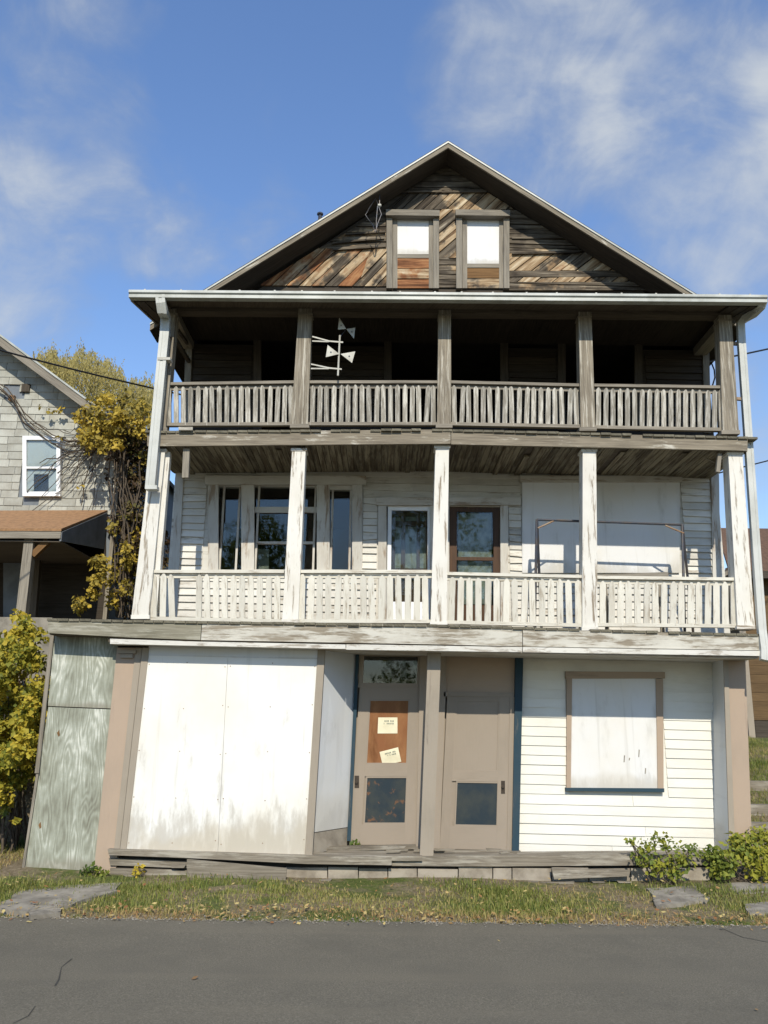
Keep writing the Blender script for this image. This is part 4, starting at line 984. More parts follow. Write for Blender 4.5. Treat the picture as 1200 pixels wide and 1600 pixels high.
# paper notices on the left door
def notice(pts, Y, lab):
    p = [P(x, y, Y) for x, y in pts]; n = 6; v = []; f = []
    for j in range(n + 1):
        for i in range(n + 1):
            u, t = i / n, j / n; q = p[0].lerp(p[1], u).lerp(p[3].lerp(p[2], u), t); q = q + Vector((0, -.006 * math.sin(u * 3.1) * (1 + math.sin(t * 5)) * .6, 0)); v.append(q)
    f = [(j * (n + 1) + i, (j + 1) * (n + 1) + i, (j + 1) * (n + 1) + i + 1, j * (n + 1) + i + 1) for j in range(n) for i in range(n)]
    k = len(v); v += [q + Vector((0, .002, 0)) for q in v]; f += [tuple(i + k for i in reversed(q)) for q in f]
    o = tag(mk('paper_notice', v, f, 'paper', None, recalc=False), lab, 'notice', 'notices on the shop door'); b = MB()
    for row, (t0, t1) in enumerate(((.17, .27), (.33, .42))):
        u = .26 + .04 * row
        while u < .80:
            wd = rnd.choice((.03, .04, .05)); 
            if rnd.random() < .86:
                q = [p[0].lerp(p[1], a).lerp(p[3].lerp(p[2], a), t) - Vector((0, .0125, 0)) for a, t in ((u, t0), (u + wd * .7, t0 + .01), (u + wd * .7, t1), (u, t1))]
                b.add(prism(q, (0, .001, 0)))
            u += wd + .018
    b.mk('printed_lines', 'ink', o); return o
notice([(591, 1121), (621, 1121), (621, 1146), (590, 1146)], YDOOR + .010, 'yellowed paper notice pinned straight at the top of the orange-brown door panel')
notice([(593, 1175), (622, 1167.5), (627, 1190), (598, 1196)], YDOOR + .010, 'crooked curling paper notice low on the orange-brown door panel')

# ------------------------------------------------------------------ things on the porches
# bow-tie aerial on the upper porch post
YA = YP - .06
an = thing('bowtie_aerial', P(528, 585, YA), 'white bow-tie television aerial bracketed to the upper porch post', 'aerial')
b = MB(); b.tube([P(528, 587, YA), P(531, 524, YA)], .013); b.mk('mast', 'tin', an)
for (x0, y0, y1, x2, y2) in ((488, 526, 533, 536, 535), (486, 569, 576, 534, 577)):
    b = MB(); b.bar(P(x0, y0, YA + .03), P(514, y2 - 2, YA), .018, .012); b.bar(P(x0, y1, YA + .05), P(514, y2 - 1, YA), .018, .012); b.bar(P(512, y2 - 2, YA), P(x2, y2, YA), .02, .014); b.mk('bracket_arm', 'tin', an)
for tri in ([(512, 539), (509, 558), (530, 553)], [(532, 553), (555, 549), (550, 567)]):
    o = panel('bowtie_plate', tri, YA - .03, .004, 'tin', an); c = (sum(t[0] for t in tri) / 3, sum(t[1] for t in tri) / 3); b = MB(); q = P(c[0], c[1], YA - .036); b.tube([q, q + Vector((0, .006, 0))], .011, 8); b.mk('rivet', 'metal_dark', o)
for tri in ([(530, 496), (528, 515), (541, 514)], [(541, 514), (555, 512), (553, 529)]):
    o = panel('bowtie_plate', tri, YA + .10, .004, 'tin', an); c = (sum(t[0] for t in tri) / 3, sum(t[1] for t in tri) / 3); b = MB(); q = P(c[0], c[1], YA + .094); b.tube([q, q + Vector((0, .006, 0))], .009, 8); b.mk('rivet', 'metal_dark', o)
b = MB(); b.bar(P(531, 527, YA), P(541, 514, YA + .1), .01); b.mk('carrier', 'metal_dark', an)
# wire aerial under the gable eave
YA2 = YGAB - .35
wa = thing('wire_aerial', P(590, 372, YA2), 'small bent wire aerial hanging under the gable eave beside the attic window', 'aerial')
b = MB(); q = [P(591, 321, YA2), P(587, 310, YA2 - .03), P(577, 325, YA2), P(571, 336, YA2), P(583, 352, YA2), P(586, 362, YA2)]
b.tube(q, .008, 6); b.tube([P(591, 321, YA2), P(596, 335, YA2), P(590, 350, YA2), P(587, 362, YA2)], .008, 6); b.tube([P(590, 322, YA2), P(588, 345, YA2), P(588, 360, YA2)], .008, 6); b.mk('wire_frame', 'metal_dark', wa)
b = MB(); c = P(593, 321, YA2); b.tube([c - Vector((.03, 0, 0)), c - Vector((.02, 0, 0)), c + Vector((.02, 0, 0)), c + Vector((.03, 0, 0))], [.012, .026, .026, .012], 10); b.mk('insulator', 'tin', wa)
b = MB(); b.bar(c, Vector((c.x, c.y, c.z + .25)), .012); b.mk('hanger', 'metal_dark', wa)
# swing frame on the lower porch
YSW = .38
tlp, trp = P(839, 812, YSW), P(1066, 820, YSW)
swf = thing('swing_frame', Vector(((tlp.x + trp.x) / 2, YSW, z2(2.6))), 'dark steel swing frame without a seat standing on the lower porch', 'swing frame')
b = MB(); b.tube([tlp, trp], .017); b.mk('top_bar', 'metal_dark', swf)
for t, dx in ((tlp, (-.14, .07)), (trp, (-.19, .15))):
    for s, d in ((-1, dx[0]), (1, dx[1])):
        foot = Vector((t.x + d, YSW + s * .30, z2(t.x) + .0)); b = MB(); b.tube([t, foot], .019); b.mk('leg', 'metal_dark', swf)
for t, s in ((tlp, 1), (trp, -1)):
    b = MB(); b.tube([t + Vector((s * .24, 0, -.01)), t + Vector((0, -.04, -.13))], .012); b.mk('corner_brace', 'metal_rust', swf)
b0 = P(933, 902, .1)
lb = tag(stick('leaning_board', P(932, 902, .1), P(1044, 898, .1), .07, .025, 'grey_trim'), 'long grey board resting along the lower porch rail beside the swing frame', 'board')
# board must stand on something: two props behind the rail
pr1 = stick('prop', P(945, 903, .12), Vector((P(945, 903, .12).x, .14, z2(2.9))), .05, .03, 'grey_trim', lb); pr2 = stick('prop', P(1030, 900, .12), Vector((P(1030, 900, .12).x, .14, z2(3.5))), .05, .03, 'grey_trim', lb)

# ------------------------------------------------------------------ cables
def cable(pts, r, lab, grp='overhead cables'):
    b = MB(); b.tube(pts, r, 6); return tag(b.mk('overhead_cable', 'wire'), lab, 'cable', grp)
def sag(p, q, n, s): return [p.lerp(q, i / n) - Vector((0, 0, s * math.sin(math.pi * i / n))) for i in range(n + 1)]
cable(sag(P(-520, 384, -3.0), Vector((wl, 1.6, P(246, 612, 1.4).z)), 24, .12), .013, 'thick black cable crossing in front of the grey shingled gable')
cable(sag(Vector((wr, 1.3, P(1108, 568, 1.3).z)), P(1500, 440, 8), 16, .25), .016, 'upper black cable leaving the top porch towards the brown house')
cable(sag(Vector((wr, 2.2, P(1110, 752, 2.2).z)), P(1480, 620, 12), 16, .2), .014, 'lower thin cable running past the downspout towards the brown house')
b = MB(); b.tube([P(1112, 568, 1.25), P(1116, 578, 1.2), P(1117, 590, 1.2), P(1114, 600, 1.25), P(1110, 612, 1.3)], .012, 6); b.mk('cable_loop', 'wire', H)

# ------------------------------------------------------------------ neighbour house on the left
YN = 4.2
nb = thing('neighbour_house', (P(90, 980, YN).x - 1.5, YN + 3, 2.9), 'grey shingled gable house with white window and brown porch roof', 'house')
xr0 = P(181, 760, YN).x; zt = P(181, 650, YN).z
rk0, rk1 = P(0, 536, YN), P(140, 640, YN); slope = (rk0.z - rk1.z) / (rk1.x - rk0.x)
ridge_x = xr0 - 3.4
def rz(x): return rk0.z + (rk0.x - x) * slope if x > ridge_x else rk0.z + (rk0.x - ridge_x) * slope - (ridge_x - x) * slope
xl0 = 2 * ridge_x - xr0
wpoly = [Vector((xl0, YN, 1.2)), Vector((xr0, YN, 1.2)), Vector((xr0, YN, rz(xr0))), Vector((ridge_x, YN, rz(ridge_x))), Vector((xl0, YN, rz(xl0)))]
nwin = (38, 684, 92, 772); wo = opn(*nwin, YN)
v, f = prism([p + Vector((0, .06, 0)) for p in wpoly], (0, 8, 0)); nw = mk('house_walls', v, f, 'bluegrey', nb)
zr = P(90, 798, YN).z; rowh = .152; xmin = P(-25, 700, YN).x; z = zr - .05; row = 0
holes_missing = opn(16, 601, 23, 622, YN)
while z < rz(xmin):
    x = xmin - rnd.random() * .3
    while x < xr0:
        wd = rnd.uniform(.27, .40); q = [(x + .003, z), (min(x + wd - .003, xr0), z - rnd.uniform(0, .008)), (min(x + wd - .003, xr0), z + rowh * 1.05), (x + .003, z + rowh * 1.05)]
        x += wd
        q = clip(q, -slope, -1, -(rk0.z + rk0.x * slope))
        if len(q) < 3: continue
        cx = sum(p[0] for p in q) / len(q)
        parts = [q]
        if z + rowh > wo[2] and z < wo[3]:
            parts = [p for p in (clip(q, -1, 0, -wo[0]), clip(q, 1, 0, wo[1])) if len(p) >= 3]
        if holes_missing[2] < z + rowh / 2 < holes_missing[3] and abs(cx - (holes_missing[0] + holes_missing[1]) / 2) < .16: continue
        if rnd.random() < .003: continue
        t = .012 + rnd.uniform(0, .006)
        for p in parts:
            zl = min(c[1] for c in p)
            v, f = prism([Vector((c[0], YN + .055 - (t + .012 * (1 - (c[1] - zl) / rowh)), c[1])) for c in p], (0, 0, 0))
            k = len(p); v = v[:k] + [Vector((c[0], YN + .058, c[1])) for c in p]
            mk('wall_shingle', v, f, 'asbestos', nw, g=(0, 0, 1))
    z += rowh; row += 1
# roof with rake board
for s in (1, -1):
    e = Vector((xr0 + .12, YN - .35, rz(xr0 + .12))) if s > 0 else Vector((xl0 - .12, YN - .35, rz(xl0 - .12) if False else rz(xl0) - .12 * slope)); a = Vector((ridge_x, YN - .35, rz(ridge_x)))
    v, f = prism([a + up * .10, e + up * .10, e + up * .0, a + up * .0], (0, 8.8, 0)); ro = mk('house_roof', v, f, 'shingle_dark', nb)
    v, f = prism([a + up * .085, e + up * .085, e - up * .09, a - up * .09], (0, .03, 0)); v = [p - Vector((0, .032, 0)) for p in v]; mk('rake_board', v, f, 'grey_trim', ro, g=e - a)
    v, f = prism([a + up * .13, e + up * .13, e + up * .088, a + up * .088], (0, .05, 0)); v = [p - Vector((0, .05, 0)) for p in v]; mk('drip_edge', v, f, 'gutter', ro, g=e - a)
cbd = MB(); cbd.box((xr0 - .01, YN - .02, 1.2), (xr0 + .06, YN + .1, rz(xr0) - .02)); cbd.mk('corner_board', 'grey_trim', nw)
# vinyl window
vw = rect('window', 38, 684, 92, 772, YN + .03, .02, 'dark_void', nb)
for a in ((35, 681, 41, 775), (88, 681, 94, 775)): rect('window_frame', *a, YN - .045, .09, 'vinyl', vw)
for a in ((41, 681, 88, 687), (41, 768, 88, 775), (41, 729, 88, 732)): rect('window_frame', *a, YN - .043, .088, 'vinyl', vw)
rect('pane', 41, 687, 88, 729, YN - .012, .004, 'glass', vw); rect('roller_blind', 41, 687, 88, 729, YN + .008, .004, 'sheet_side', vw); rect('pane', 41, 732, 88, 768, YN - .01, .004, 'glass', vw)
rect('curtain', 41, 732, 53, 768, YN + .008, .004, 'sheet_side', vw); rect('curtain', 76, 732, 88, 768, YN + .008, .004, 'sheet_side', vw); rect('curtain', 53, 732, 76, 741, YN + .008, .004, 'sheet_side', vw)
# porch
YNP = 2.15
f0, f1 = P(-420, 824, YNP), P(96, 826, YNP); b0_, b1_ = P(-420, 797, YN + .02), P(168, 797, YN + .02)
b0_.x = f0.x; b1_.x = f1.x
v, f = prism([f0, f1, b1_, b0_], (0, 0, -.04)); npr = mk('porch_roof', v, f, 'roof_brown', nb)
fz = f1.z; v, f = prism([f0 - up * .05, f1 - up * .05, f1 - up * .16, f0 - up * .16], (0, .05, 0)); mk('porch_fascia', v, f, 'ochre' if False else 'grey_trim', npr, g=(1, 0, 0))
v, f = prism([f1 - up * .05 + Vector((-.02, .02, 0)), f1 - up * .2 + Vector((-.02, .02, 0)), Vector((f1.x - .02, YN, b1_.z - .75)), Vector((f1.x - .02, YN, b1_.z - .05))], (.03, 0, 0)); mk('porch_end_board', v, f, 'bluegrey', npr)
stick('porch_post', P(48, 842, YNP + .15), P(32, 985, YNP + .15), .15, .14, 'grey_trim', nb); stick('post_brace', P(52, 868, YNP + .15), P(76, 845, YNP + .15), .1, .1, 'bare_brown', nb)
stick('porch_post', P(60, 860, YN - .3), P(50, 985, YN - .3), .12, .1, 'beam_dark', nb)
b = MB(); q = P(96, 965, YNP); b.box((f0.x, YNP + .02, 1.0), (f1.x, YN + .02, q.z)); b.mk('porch_floor', 'concrete', nb)
rect('porch_rear_wall', -300, 815, 165, 985, YN + .02, .03, 'clap_dark', nb)
rect('porch_door', 5, 862, 40, 985, YN - .02, .03, 'bluegrey', nb)
stick('porch_soffit', (f0.x, (YNP + YN) / 2, f1.z - .2), (f1.x, (YNP + YN) / 2, f1.z - .2), .02, YN - YNP - .1, 'beam_dark', nb)
b = MB(); p0, p1 = P(28, 610, YN), P(16, 618, YN); b.box((p1.x - .02, YN - .03, p1.z - .1), (p1.x + .09, YN + .05, p1.z + .0)); b.mk('vent_box', 'roof_brown', nb)
b = MB(); a, c = P(33, 612, YN), P(47, 600, YN); b.box((a.x, YN - .01, a.z), (c.x, YN + .05, c.z)); b.mk('bare_patch', 'frame_dark', nb)

# ------------------------------------------------------------------ brown house on the right
YBR = 12.0
br = thing('brown_house', (P(1240, 1147, YBR).x, YBR + 3, 1.5), 'brown house with dark shingle eave on the grassy bank behind the downspout', 'house')
x0 = P(1166, 1100, YBR).x; zb_, zt_ = 1.3, P(1190, 900, YBR).z; xe = x0 + 7
b = MB(); b.box((x0, YBR, zb_), (xe, YBR + 6, zt_ + .1)); bw_ = b.mk('house_walls', 'brown_wall', br)
z = P(1190, 1125, YBR).z; 
while z < zt_:
    b = MB(); b.box((x0 + .16, YBR - .03, z), (x0 + 2.2, YBR - .002, z + .235)); b.mk('siding_board', 'brown_wall', bw_, g=(1, 0, 0)); z += .24
b = MB(); b.box((x0 - .02, YBR - .05, zb_), (x0 + .15, YBR - .004, zt_)); b.mk('corner_board', 'taupe', bw_, g=(0, 0, 1))
b = MB(); b.box((x0 + .16, YBR - .06, zb_), (x0 + 2.2, YBR - .004, P(1190, 1126, YBR).z)); b.mk('dark_plinth', 'frame_dark', bw_)
e0 = Vector((x0 - .35, YBR - .5, zt_ - .05)); e1 = Vector((xe, YBR - .5, zt_ - .05)); b = MB()
b.add(prism([e0, e1, e1 + Vector((0, 3.5, 2.0)), e0 + Vector((1.2, 3.5, 2.0))], (0, 0, .12))); b.mk('house_roof', 'roof_umber', br); b = MB(); b.box((e0.x, e0.y - .03, e0.z - .1), (e1.x, e0.y, e0.z + .1)); b.mk('eave_board', 'frame_dark', br)
# a far roof glimpsed through the railing
YFR = 26
fr = thing('far_house', (P(1120, 985, YFR).x, YFR + 2, 2.0), 'distant house with brown roof and brick chimney glimpsed through the porch railing', 'house')
b = MB(); a, c = P(1085, 985, YFR), P(1143, 905, YFR); b.box((a.x, YFR, 1.5), (c.x, YFR + 4, c.z)); b.mk('house_walls', 'bluegrey', fr)
v, f = prism([P(1075, 908, YFR), P(1150, 910, YFR), P(1143, 886, YFR), P(1128, 896, YFR)], (0, 4.4, 0)); v = [p - Vector((0, .3, 0)) for p in v]; mk('house_roof', v, f, 'grey_trim', fr)
rect('chimney', 1140, 885, 1147, 982, YFR - .5, .5, 'roof_brown', fr)

# terraced timbers on the right bank
for i, (yy, Yy) in enumerate(((1226, 4.0), (1254, 2.9), (1280, 2.1), (1308, 1.45))):
    p = P(1172, yy, Yy); q = P(1290, yy + 2, Yy); p.x = 4.75
    o = stick('step_timber', Vector((p.x, Yy, ground_z(6, Yy) + .06)), Vector((q.x, Yy, ground_z(6, Yy) + .06)), .16, .16, 'sill')
    tag(o, ['topmost', 'second highest', 'second lowest', 'lowest'][i] + ' weathered timber step set into the grassy bank beside the right-hand pilaster', 'step', 'timber steps in the bank')
# stray stone on the lawn edge
# slabs in the verge
slab_on_ground('paving_slab', [(0, 1412), (30, 1392), (100, 1384), (190, 1378), (180, 1392), (110, 1412), (40, 1424), (0, 1420)], .05, .09, 'concrete', 'large cracked grey paving slab below the plywood lean-to', 'paving slab', 'slabs in the verge')
slab_on_ground('paving_slab', [(40, 1418), (90, 1412), (98, 1424), (50, 1430)], .045, .08, 'concrete', 'small broken grey slab at the road edge below the plywood lean-to', 'paving slab', 'slabs in the verge')
slab_on_ground('paving_slab', [(1012, 1388), (1090, 1384), (1108, 1406), (1024, 1416)], .045, .07, 'concrete', 'flat brownish grey slab in front of the weeds by the siding', 'paving slab', 'slabs in the verge')
slab_on_ground('paving_slab', [(1135, 1380), (1200, 1376), (1240, 1390), (1150, 1396)], .05, .08, 'concrete', 'pale slab in front of the leafy bush by the right pilaster', 'paving slab', 'slabs in the verge')
slab_on_ground('paving_slab', [(1165, 1412), (1230, 1408), (1240, 1424), (1175, 1426)], .045, .07, 'concrete', 'pale kerb slab at the road edge near the right pilaster', 'paving slab', 'slabs in the verge')

# ------------------------------------------------------------------ plants
def blobs_px(lst): return [(P(x, y, Y), (rx * (Y - CAM.y) / FPX * 1.02, ry_, rz_ * (Y - CAM.y) / FPX * 1.02)) for x, y, Y, rx, ry_, rz_ in lst]
r5 = random.Random(5)
# yellow bush at the left edge
bush = thing('yellow_shrub', (P(30, 1340, .8).x, .9, ground_z(-5, .8)), 'dense yellow-green autumn shrub beside the plywood lean-to', 'shrub')
bl = []
for i in range(64):
    x = r5.uniform(-60, 74); y = r5.uniform(978, 1215) if x < 50 else r5.uniform(1000, 1150)
    bl.append((x, y, r5.uniform(.3, 1.5), r5.uniform(14, 26), r5.uniform(.12, .24), r5.uniform(13, 24)))
bl += [(40, 975, .6, 15, .15, 16), (12, 1235, .4, 14, .12, 22), (8, 1262, .4, 8, .1, 14), (-10, 1200, .4, 30, .2, 40), (22, 1282, .4, 6, .06, 8), (28, 960, .7, 14, .12, 8)]
for i in range(16): bl.append((r5.uniform(40, 76) - 14 * (i % 3), r5.uniform(985, 1190), r5.uniform(-.1, .3), r5.uniform(11, 19), .14, r5.uniform(11, 20)))
for i in range(10): bl.append((r5.uniform(-30, 36), r5.uniform(1170, 1245), r5.uniform(-.2, .3), r5.uniform(12, 20), .15, r5.uniform(12, 22)))
foliage('foliage', blobs_px(bl), 13500, .068, 'leaf_yellow', bush, tone=.08, seed=2, aspect=.75)
b = MB()
for i in range(14):
    t = P(r5.uniform(-40, 70), r5.uniform(1000, 1200), r5.uniform(.4, 1.3)); b.tube(wander(r5, (P(r5.uniform(-20, 45), 1300, .9).x, .9 + r5.uniform(-.3, .3), .1), t, 6, .06), [.02 - .0025 * k for k in range(7)], 5)
b.mk('stems', 'stem', bush)
# undergrowth behind it, leaves coloured dark to carry the shade under the shrub
ug = thing('shaded_undergrowth', (-5.6, 1.6, .1), 'tangled undergrowth coloured dark for the shade under the yellow shrub', 'undergrowth')
foliage('foliage', [((r5.uniform(-7.4, -4.75), r5.uniform(1.3, 2.4), r5.uniform(.3, 2.4)), (.35, .3, .3)) for _ in range(30)], 3000, .09, 'leaf_brown', ug, seed=4)
b = MB(); b.box((-7.4, 1.9, .0), (-4.9, 2.3, 1.7)); b.mk('earth_mound', 'soil', ug)
# climbing vine on the corner of the grey house
vn = thing('climbing_vine', (P(185, 960, 3.7).x, 3.7, 2.9), 'yellowing climbing vine covering the corner of the grey shingled house', 'vine')
bl = []
for i in range(40):
    t = r5.random(); bl.append((r5.uniform(130, 226) , 640 + 70 * t * r5.random() + r5.uniform(-20, 25), r5.uniform(3.2, 4.1), r5.uniform(9, 20), .2, r5.uniform(9, 18)))
for i in range(16): bl.append((r5.uniform(176, 232), r5.uniform(680, 950), r5.uniform(3.2, 4.0), r5.uniform(7, 15), .15, r5.uniform(12, 26)))
for i in range(18):
    t = r5.random(); bl.append((160 - 48 * t * t + r5.uniform(-8, 8), 868 + 86 * t, r5.uniform(2.8, 3.2), r5.uniform(8, 14), .12, r5.uniform(8, 13)))
bl += [(92, 640, 4.05, 8, .05, 6), (62, 632, 4.05, 5, .04, 5), (80, 642, 4.05, 12, .05, 4), (120, 650, 4.0, 14, .08, 8), (132, 690, 4.05, 9, .05, 7), (95, 683, 4.05, 5, .04, 5), (140, 705, 4.05, 8, .05, 5), (128, 760, 4.05, 6, .04, 5)]
foliage('foliage', blobs_px(bl), 4600, .075, 'leaf_vine', vn, tone=.22, seed=6, aspect=.75)
bl = [(r5.uniform(186, 262), r5.uniform(670, 960), r5.uniform(3.6, 5.0), r5.uniform(16, 30), .3, r5.uniform(18, 34)) for _ in range(46)]
foliage('brown_foliage', blobs_px(bl), 6500, .085, 'leaf_brown', vn, seed=9, aspect=.6)
b = MB()
for i in range(26):
    s = P(r5.uniform(176, 215), 965, r5.uniform(3.4, 4.1)); e = P(r5.uniform(165, 230), r5.uniform(640, 760), r5.uniform(3.5, 4.1)); b.tube(wander(r5, s, e, 9, .09), .012, 5)
for i in range(34):
    s = P(r5.uniform(150, 180), r5.uniform(640, 720), 4.1); e = P(r5.uniform(40, 150), r5.uniform(640, 800), 4.14); b.tube(wander(r5, s, e, 8, .05), r5.choice((.005, .007, .010)), 4)
for k in range(5): b.tube([P(x + r5.uniform(-5, 5), y + k * 3 + r5.uniform(-4, 4), 4.06 + .02 * k) for x, y in ((-10, 592), (12, 610), (25, 624), (40, 646), (55, 662), (80, 680), (110, 690), (150, 690), (178, 680))], r5.choice((.006, .009, .012)), 5)
b.mk('stems', 'stem', vn)
# willow behind the grey house
wt_ = thing('willow_tree', (P(120, 700, 15).x, 15.5, 3.4), 'yellow-green weeping willow rising behind the grey shingled house', 'tree')
v = []; f = []; tn = []
r8 = random.Random(8)
def top_y(x):
    return interp([(20, 640), (48, 556), (70, 545), (100, 552), (130, 545), (158, 553), (175, 566), (200, 585), (225, 592), (245, 604), (260, 630)], x)
for i in range(1300):
    x = r8.uniform(30, 258); ty = top_y(x) + abs(r8.gauss(0, 16)) + 9 * math.sin(x * .21) * math.sin(x * .083 + 1) - (r8.uniform(0, 16) if r8.random() < .12 else 0); Y = r8.uniform(13.5, 18)
    p = P(x, ty, Y); base = r8.random(); L = r8.uniform(.6, 2.2); n = int(L / .075); sway = Vector((r8.uniform(-.12, .12), r8.uniform(-.1, .1), 0))
    for k in range(n):
        q = p + Vector((0, 0, -L * k / n)) + sway * (k / n) * 2 + Vector((r8.gauss(0, .03), r8.gauss(0, .03), 0))
        d = Vector((r8.uniform(-.7, .7), r8.uniform(-.7, .7), -1)).normalized(); s = d.cross(Vector((r8.uniform(-1, 1), -1, r8.uniform(-.2, .6)))).normalized(); ll = r8.uniform(.09, .16); m_ = len(v)
        v += [q, q + d * ll * .5 + s * .017, q + d * ll, q + d * ll * .5 - s * .017]; f.append((m_, m_ + 1, m_ + 2, m_ + 3)); tn.append(.5 * base + .5 * r8.random())
mk('crown', v, f, 'leaf_willow', wt_, tone=tn, recalc=False)
b = MB(); tb = Vector((P(130, 700, 15.5).x, 15.7, 3.3)); b.tube([tb, tb + up * 2.5, tb + up * 4.2], [.35, .26, .18], 10)
for i in range(9):
    e = P(r8.uniform(50, 240), 0, 15.5); e = Vector((P(40 + 24 * i, 600, 15.5).x, 15.6 + r8.uniform(-1, 1), P(40 + 24 * i, top_y(40 + 24 * i) + 18, 15.5).z)); b.tube(wander(r8, tb + up * r8.uniform(2.4, 4.1), e, 6, .12), [.12, .10, .08, .06, .045, .03, .015], 6)
b.mk('trunk', 'bark', wt_)
# leafy plants at the foot of the right end
def plant(name, lab, bl, n, size, mat, stems, seed, tone=0, grp=None):
    c = blobs_px(bl); x = sum(q[0].x for q in c) / len(c); y = sum(q[0].y for q in c) / len(c)
    t = thing(name, (x, y, ground_z(x, y)), lab, 'plant', grp); foliage('foliage', c, n, size, mat, t, seed=seed, tone=tone, aspect=.7, droop=.0); rr_ = random.Random(seed); b = MB()
    for k in range(stems):
        e = c[rr_.randrange(len(c))][0]; b.tube(wander(rr_, (x + rr_.uniform(-.15, .15), y + rr_.uniform(-.06, .06), ground_z(x, y) - .02), e, 5, .03), .006, 5)
    b.mk('stems', 'stem', t); return t
plant('weed_clump', 'straggly green weed clump in front of the white siding below the boarded window', [(1010, 1322, -.28, 22, .1, 10), (1040, 1316, -.28, 20, .1, 10), (1042, 1302, -.28, 5, .04, 4), (1005, 1340, -.3, 18, .12, 12), (1060, 1345, -.32, 25, .14, 18), (1030, 1355, -.3, 24, .12, 12), (1080, 1326, -.25, 16, .1, 9), (985, 1314, -.28, 10, .05, 5), (1052, 1366, -.34, 16, .1, 8), (1020, 1308, -.28, 8, .05, 5)], 640, .052, 'leaf_green', 14, 12, .25)
plant('leafy_bush', 'bright green leafy bush in front of the right-hand pilaster', [(1130, 1345, -.2, 26, .18, 22), (1165, 1325, -.1, 24, .2, 20), (1190, 1350, -.2, 28, .2, 26), (1150, 1310, 0, 12, .12, 10), (1185, 1305, 0, 18, .15, 14), (1112, 1335, -.15, 16, .12, 12), (1125, 1362, -.25, 18, .12, 10), (1215, 1330, 0, 24, .2, 26)], 1700, .058, 'leaf_green', 16, 13, .3)
plant('small_weed', 'small yellow-flecked weed at the foot of the tan left pilaster', [(140, 1358, -.22, 12, .08, 7), (155, 1364, -.25, 12, .08, 6), (130, 1366, -.25, 8, .06, 5)], 120, .05, 'leaf_green', 6, 14)
plant('small_weed', 'tiny yellow weed growing from the rotten base planks', [(217, 1357, -.25, 8, .05, 6), (213, 1365, -.27, 8, .05, 4)], 50, .045, 'leaf_yellow', 4, 15, .2)
plant('small_weed', 'small weed sprouting at the corner of the left shop door', [(556, 1316, .42, 6, .05, 5), (562, 1320, .42, 5, .04, 4)], 40, .045, 'leaf_green', 4, 16)

# ------------------------------------------------------------------ grass, leaf litter (nobody could count them)
def blocked(x, y):
    return False
slabs = [[gpt(sum(p[0] for p in s) / len(s) + (x - sum(p[0] for p in s) / len(s)) * .86, sum(p[1] for p in s) / len(s) + (y - sum(p[1] for p in s) / len(s)) * .62, .04) for x, y in s] for s in ([(0, 1412), (30, 1392), (100, 1384), (190, 1378), (180, 1392), (110, 1412), (40, 1424), (0, 1420)], [(300, 1384), (400, 1380), (425, 1390), (330, 1396)], [(535, 1385), (660, 1382), (650, 1392), (540, 1396)], [(1012, 1388), (1090, 1384), (1108, 1406), (1024, 1416)], [(1135, 1380), (1200, 1376), (1240, 1390), (1150, 1396)], [(1165, 1412), (1230, 1408), (1240, 1424), (1175, 1426)])]
def inside(x, y, q):
    c = False
    for i in range(len(q)):
        a, b = q[i], q[i - 1]
        if (a.y > y) != (b.y > y) and x < (b.x - a.x) * (y - a.y) / (b.y - a.y) + a.x: c = not c
    return c
def vnoise(x, y):
    return .5 + .25 * math.sin(x * 1.9 + 1.3 * math.sin(y * 2.3 + x)) + .25 * math.sin(y * 3.1 + x * .7 + 2 * math.sin(x * .9))
def grass(name, x0, x1, y0, y1, n, h, seed, dens=True):
    r = random.Random(seed); v = []; f = []; tn = []
    for _ in range(n):
        x, y = r.uniform(x0, x1), r.uniform(y0, y1); q = vnoise(x, y)
        q2 = .5 + .5 * math.sin(x * .83 + 1.7 * math.sin(y * 1.1 + .6 * x) + 3 * math.sin(x * .31))
        if dens and r.random() > .12 + .75 * q * (.35 + .8 * q2): continue
        if dens and y > -.85 and r.random() < sm(-.95, -.5, y) * .8: continue
        q = .45 * q + .55 * q2
        if any(inside(x, y, s) for s in slabs) and r.random() < .96: continue
        z = ground_z(x, y) - .01; hh = h * r.uniform(.35, 1.15) * (.5 + .7 * q); a = r.uniform(0, 6.283); ln = r.uniform(.2, 1.0) * hh; wd = .0045
        k = len(v); dx, dy = math.cos(a), math.sin(a)
        v += [(x - dy * wd, y + dx * wd, z), (x + dy * wd, y - dx * wd, z), (x + dx * ln * .4 + dy * wd * .7, y + dy * ln * .4 - dx * wd * .7, z + hh * .6), (x + dx * ln * .4 - dy * wd * .7, y + dy * ln * .4 + dx * wd * .7, z + hh * .6), (x + dx * ln, y + dy * ln, z + hh)]
        f += [(k, k + 1, k + 2, k + 3), (k + 3, k + 2, k + 4)]
        edge_dry = sm(-1.75, -2.1, y); t = min(1, max(0, .66 - .62 * q + r.uniform(-.25, .35) + .5 * edge_dry)); tn += [t, t]
    o = mk(name, v, f, 'grass', None, tone=tn, recalc=False, kind='stuff'); return o
tag(grass('verge_grass', -6.6, 6.6, -2.17, -.28, 110000, .07, 21), 'short patchy green and straw-coloured grass along the road edge', 'grass')
tag(grass('bank_grass', 4.7, 9.5, -.2, 12, 42000, .11, 22, False), 'rough grass on the rising bank beside the house', 'grass')
tag(grass('hollow_grass', -8, -4.5, -.3, 1.4, 9000, .10, 23, False), 'dry grass in the hollow under the yellow shrub', 'grass')
r9 = random.Random(77); v = []; f = []
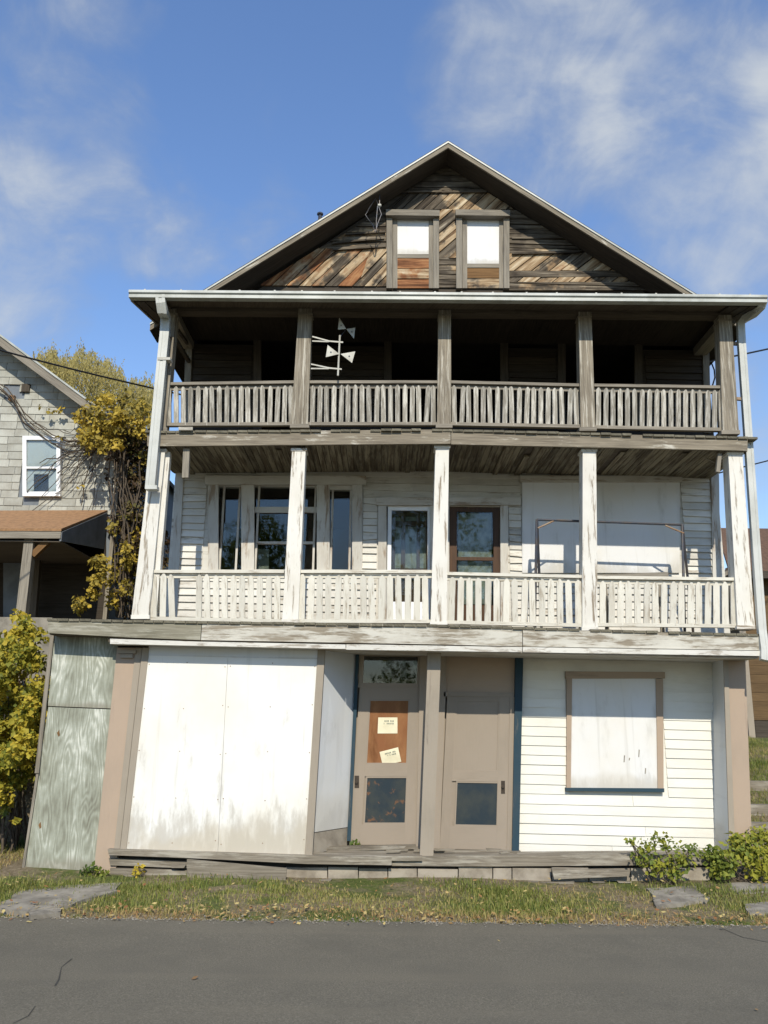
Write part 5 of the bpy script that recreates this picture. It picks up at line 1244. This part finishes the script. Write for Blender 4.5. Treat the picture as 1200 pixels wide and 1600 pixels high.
for _ in range(2600):
    x = r9.uniform(-6.5, 6.5); y = -2.16 + .0042 * x + r9.gauss(0, .07); s = r9.uniform(.004, .013) * (1.6 if r9.random() < .06 else 1); c = Vector((x, y, max(ground_z(x, y), .002 if y < -2.15 else -1) + s * .5)); k = len(v)
    v += [c + Vector((r9.uniform(.6, 1.2) * s * a, r9.uniform(.6, 1.2) * s * b_, s * .5 * c_)) for a, b_, c_ in ((1, 0, 0), (-1, 0, 0), (0, 1, 0), (0, -1, 0), (0, 0, 1.3), (0, 0, -1))]; f += [(k + a, k + b_, k + c_) for a, b_, c_ in ((0, 2, 4), (2, 1, 4), (1, 3, 4), (3, 0, 4), (2, 0, 5), (1, 2, 5), (3, 1, 5), (0, 3, 5))]
tag(mk('edge_gravel', v, f, 'concrete', None, recalc=False, kind='stuff'), 'loose grey gravel crumbs along the broken road edge', 'gravel')
def litter(name, boxes, seed, lab):
    r = random.Random(seed); v = []; f = []; tn = []
    for x0, x1, y0, y1, n, zf in boxes:
        for _ in range(n):
            x, y = r.uniform(x0, x1), r.uniform(y0, y1); z = zf(x, y) + r.uniform(.004, .03); s = r.uniform(.010, .032); a = r.uniform(0, 6.28); tl = Vector((r.uniform(-.5, .5), r.uniform(-.5, .3), 1)).normalized(); d = tl.cross(Vector((math.cos(a), math.sin(a), 0))).normalized(); e = tl.cross(d); c = Vector((x, y, z + s * .3)); k = len(v)
            v += [c - d * s, c + e * s * .6, c + d * s, c - e * s * .6]; f.append((k, k + 1, k + 2, k + 3)); tn.append(r.random())
    return tag(mk(name, v, f, 'litter', None, tone=tn, recalc=False, kind='stuff'), lab, 'fallen leaves')
litter('leaf_litter', [(-6.4, 6.4, -2.17, -1.8, 800, lambda x, y: ground_z(x, y) + .02), (-6.4, 6.4, -1.9, -.35, 260, lambda x, y: ground_z(x, y) + .035), (-6, 6, -2.4, -2.17, 60, lambda x, y: .0), (-5, 5, -5, -2.4, 9, lambda x, y: road_z(y) - .006)], 31, 'scattered brown and yellow fallen leaves along the road edge')

# ------------------------------------------------------------------ trees across the road, seen mirrored in the panes
def street_tree(x, y, h, wd, seed, lab):
    r = random.Random(seed); t = thing('street_tree', (x, y, -.05), lab, 'tree', 'trees across the road'); b = MB()
    b.tube([(x, y, -.06), (x + .1, y, h * .25), (x, y + .1, h * .5)], [.3, .24, .16], 9); bl = []
    for k in range(40):
        a = r.uniform(0, 6.28); u = r.random() ** .5; zz = r.uniform(.25, 1.0); w_ = wd * math.sin(math.pi * (.18 + .75 * (zz - .25) / .75)); c = Vector((x + math.cos(a) * u * w_, y + math.sin(a) * u * w_, h * zz)); bl.append((c, (r.uniform(.8, 1.5),) * 3))
        if k < 14: b.tube(wander(r, (x, y + .05, h * r.uniform(.25, .48)), c, 5, .15), [.1, .08, .06, .04, .03, .015], 5)
    b.mk('trunk', 'bark', t); foliage('crown', bl, 3200, .34, 'leaf_green', t, seed=seed)
street_tree(-7.5, -33, 12.5, 4.2, 41, 'tall green tree across the road mirrored in the windows')
street_tree(2.6, -36, 16.0, 4.6, 42, 'rounded green tree across the road mirrored in the doors')
street_tree(13, -33, 13, 4.5, 43, 'broad green tree across the road beyond the right end of the house')
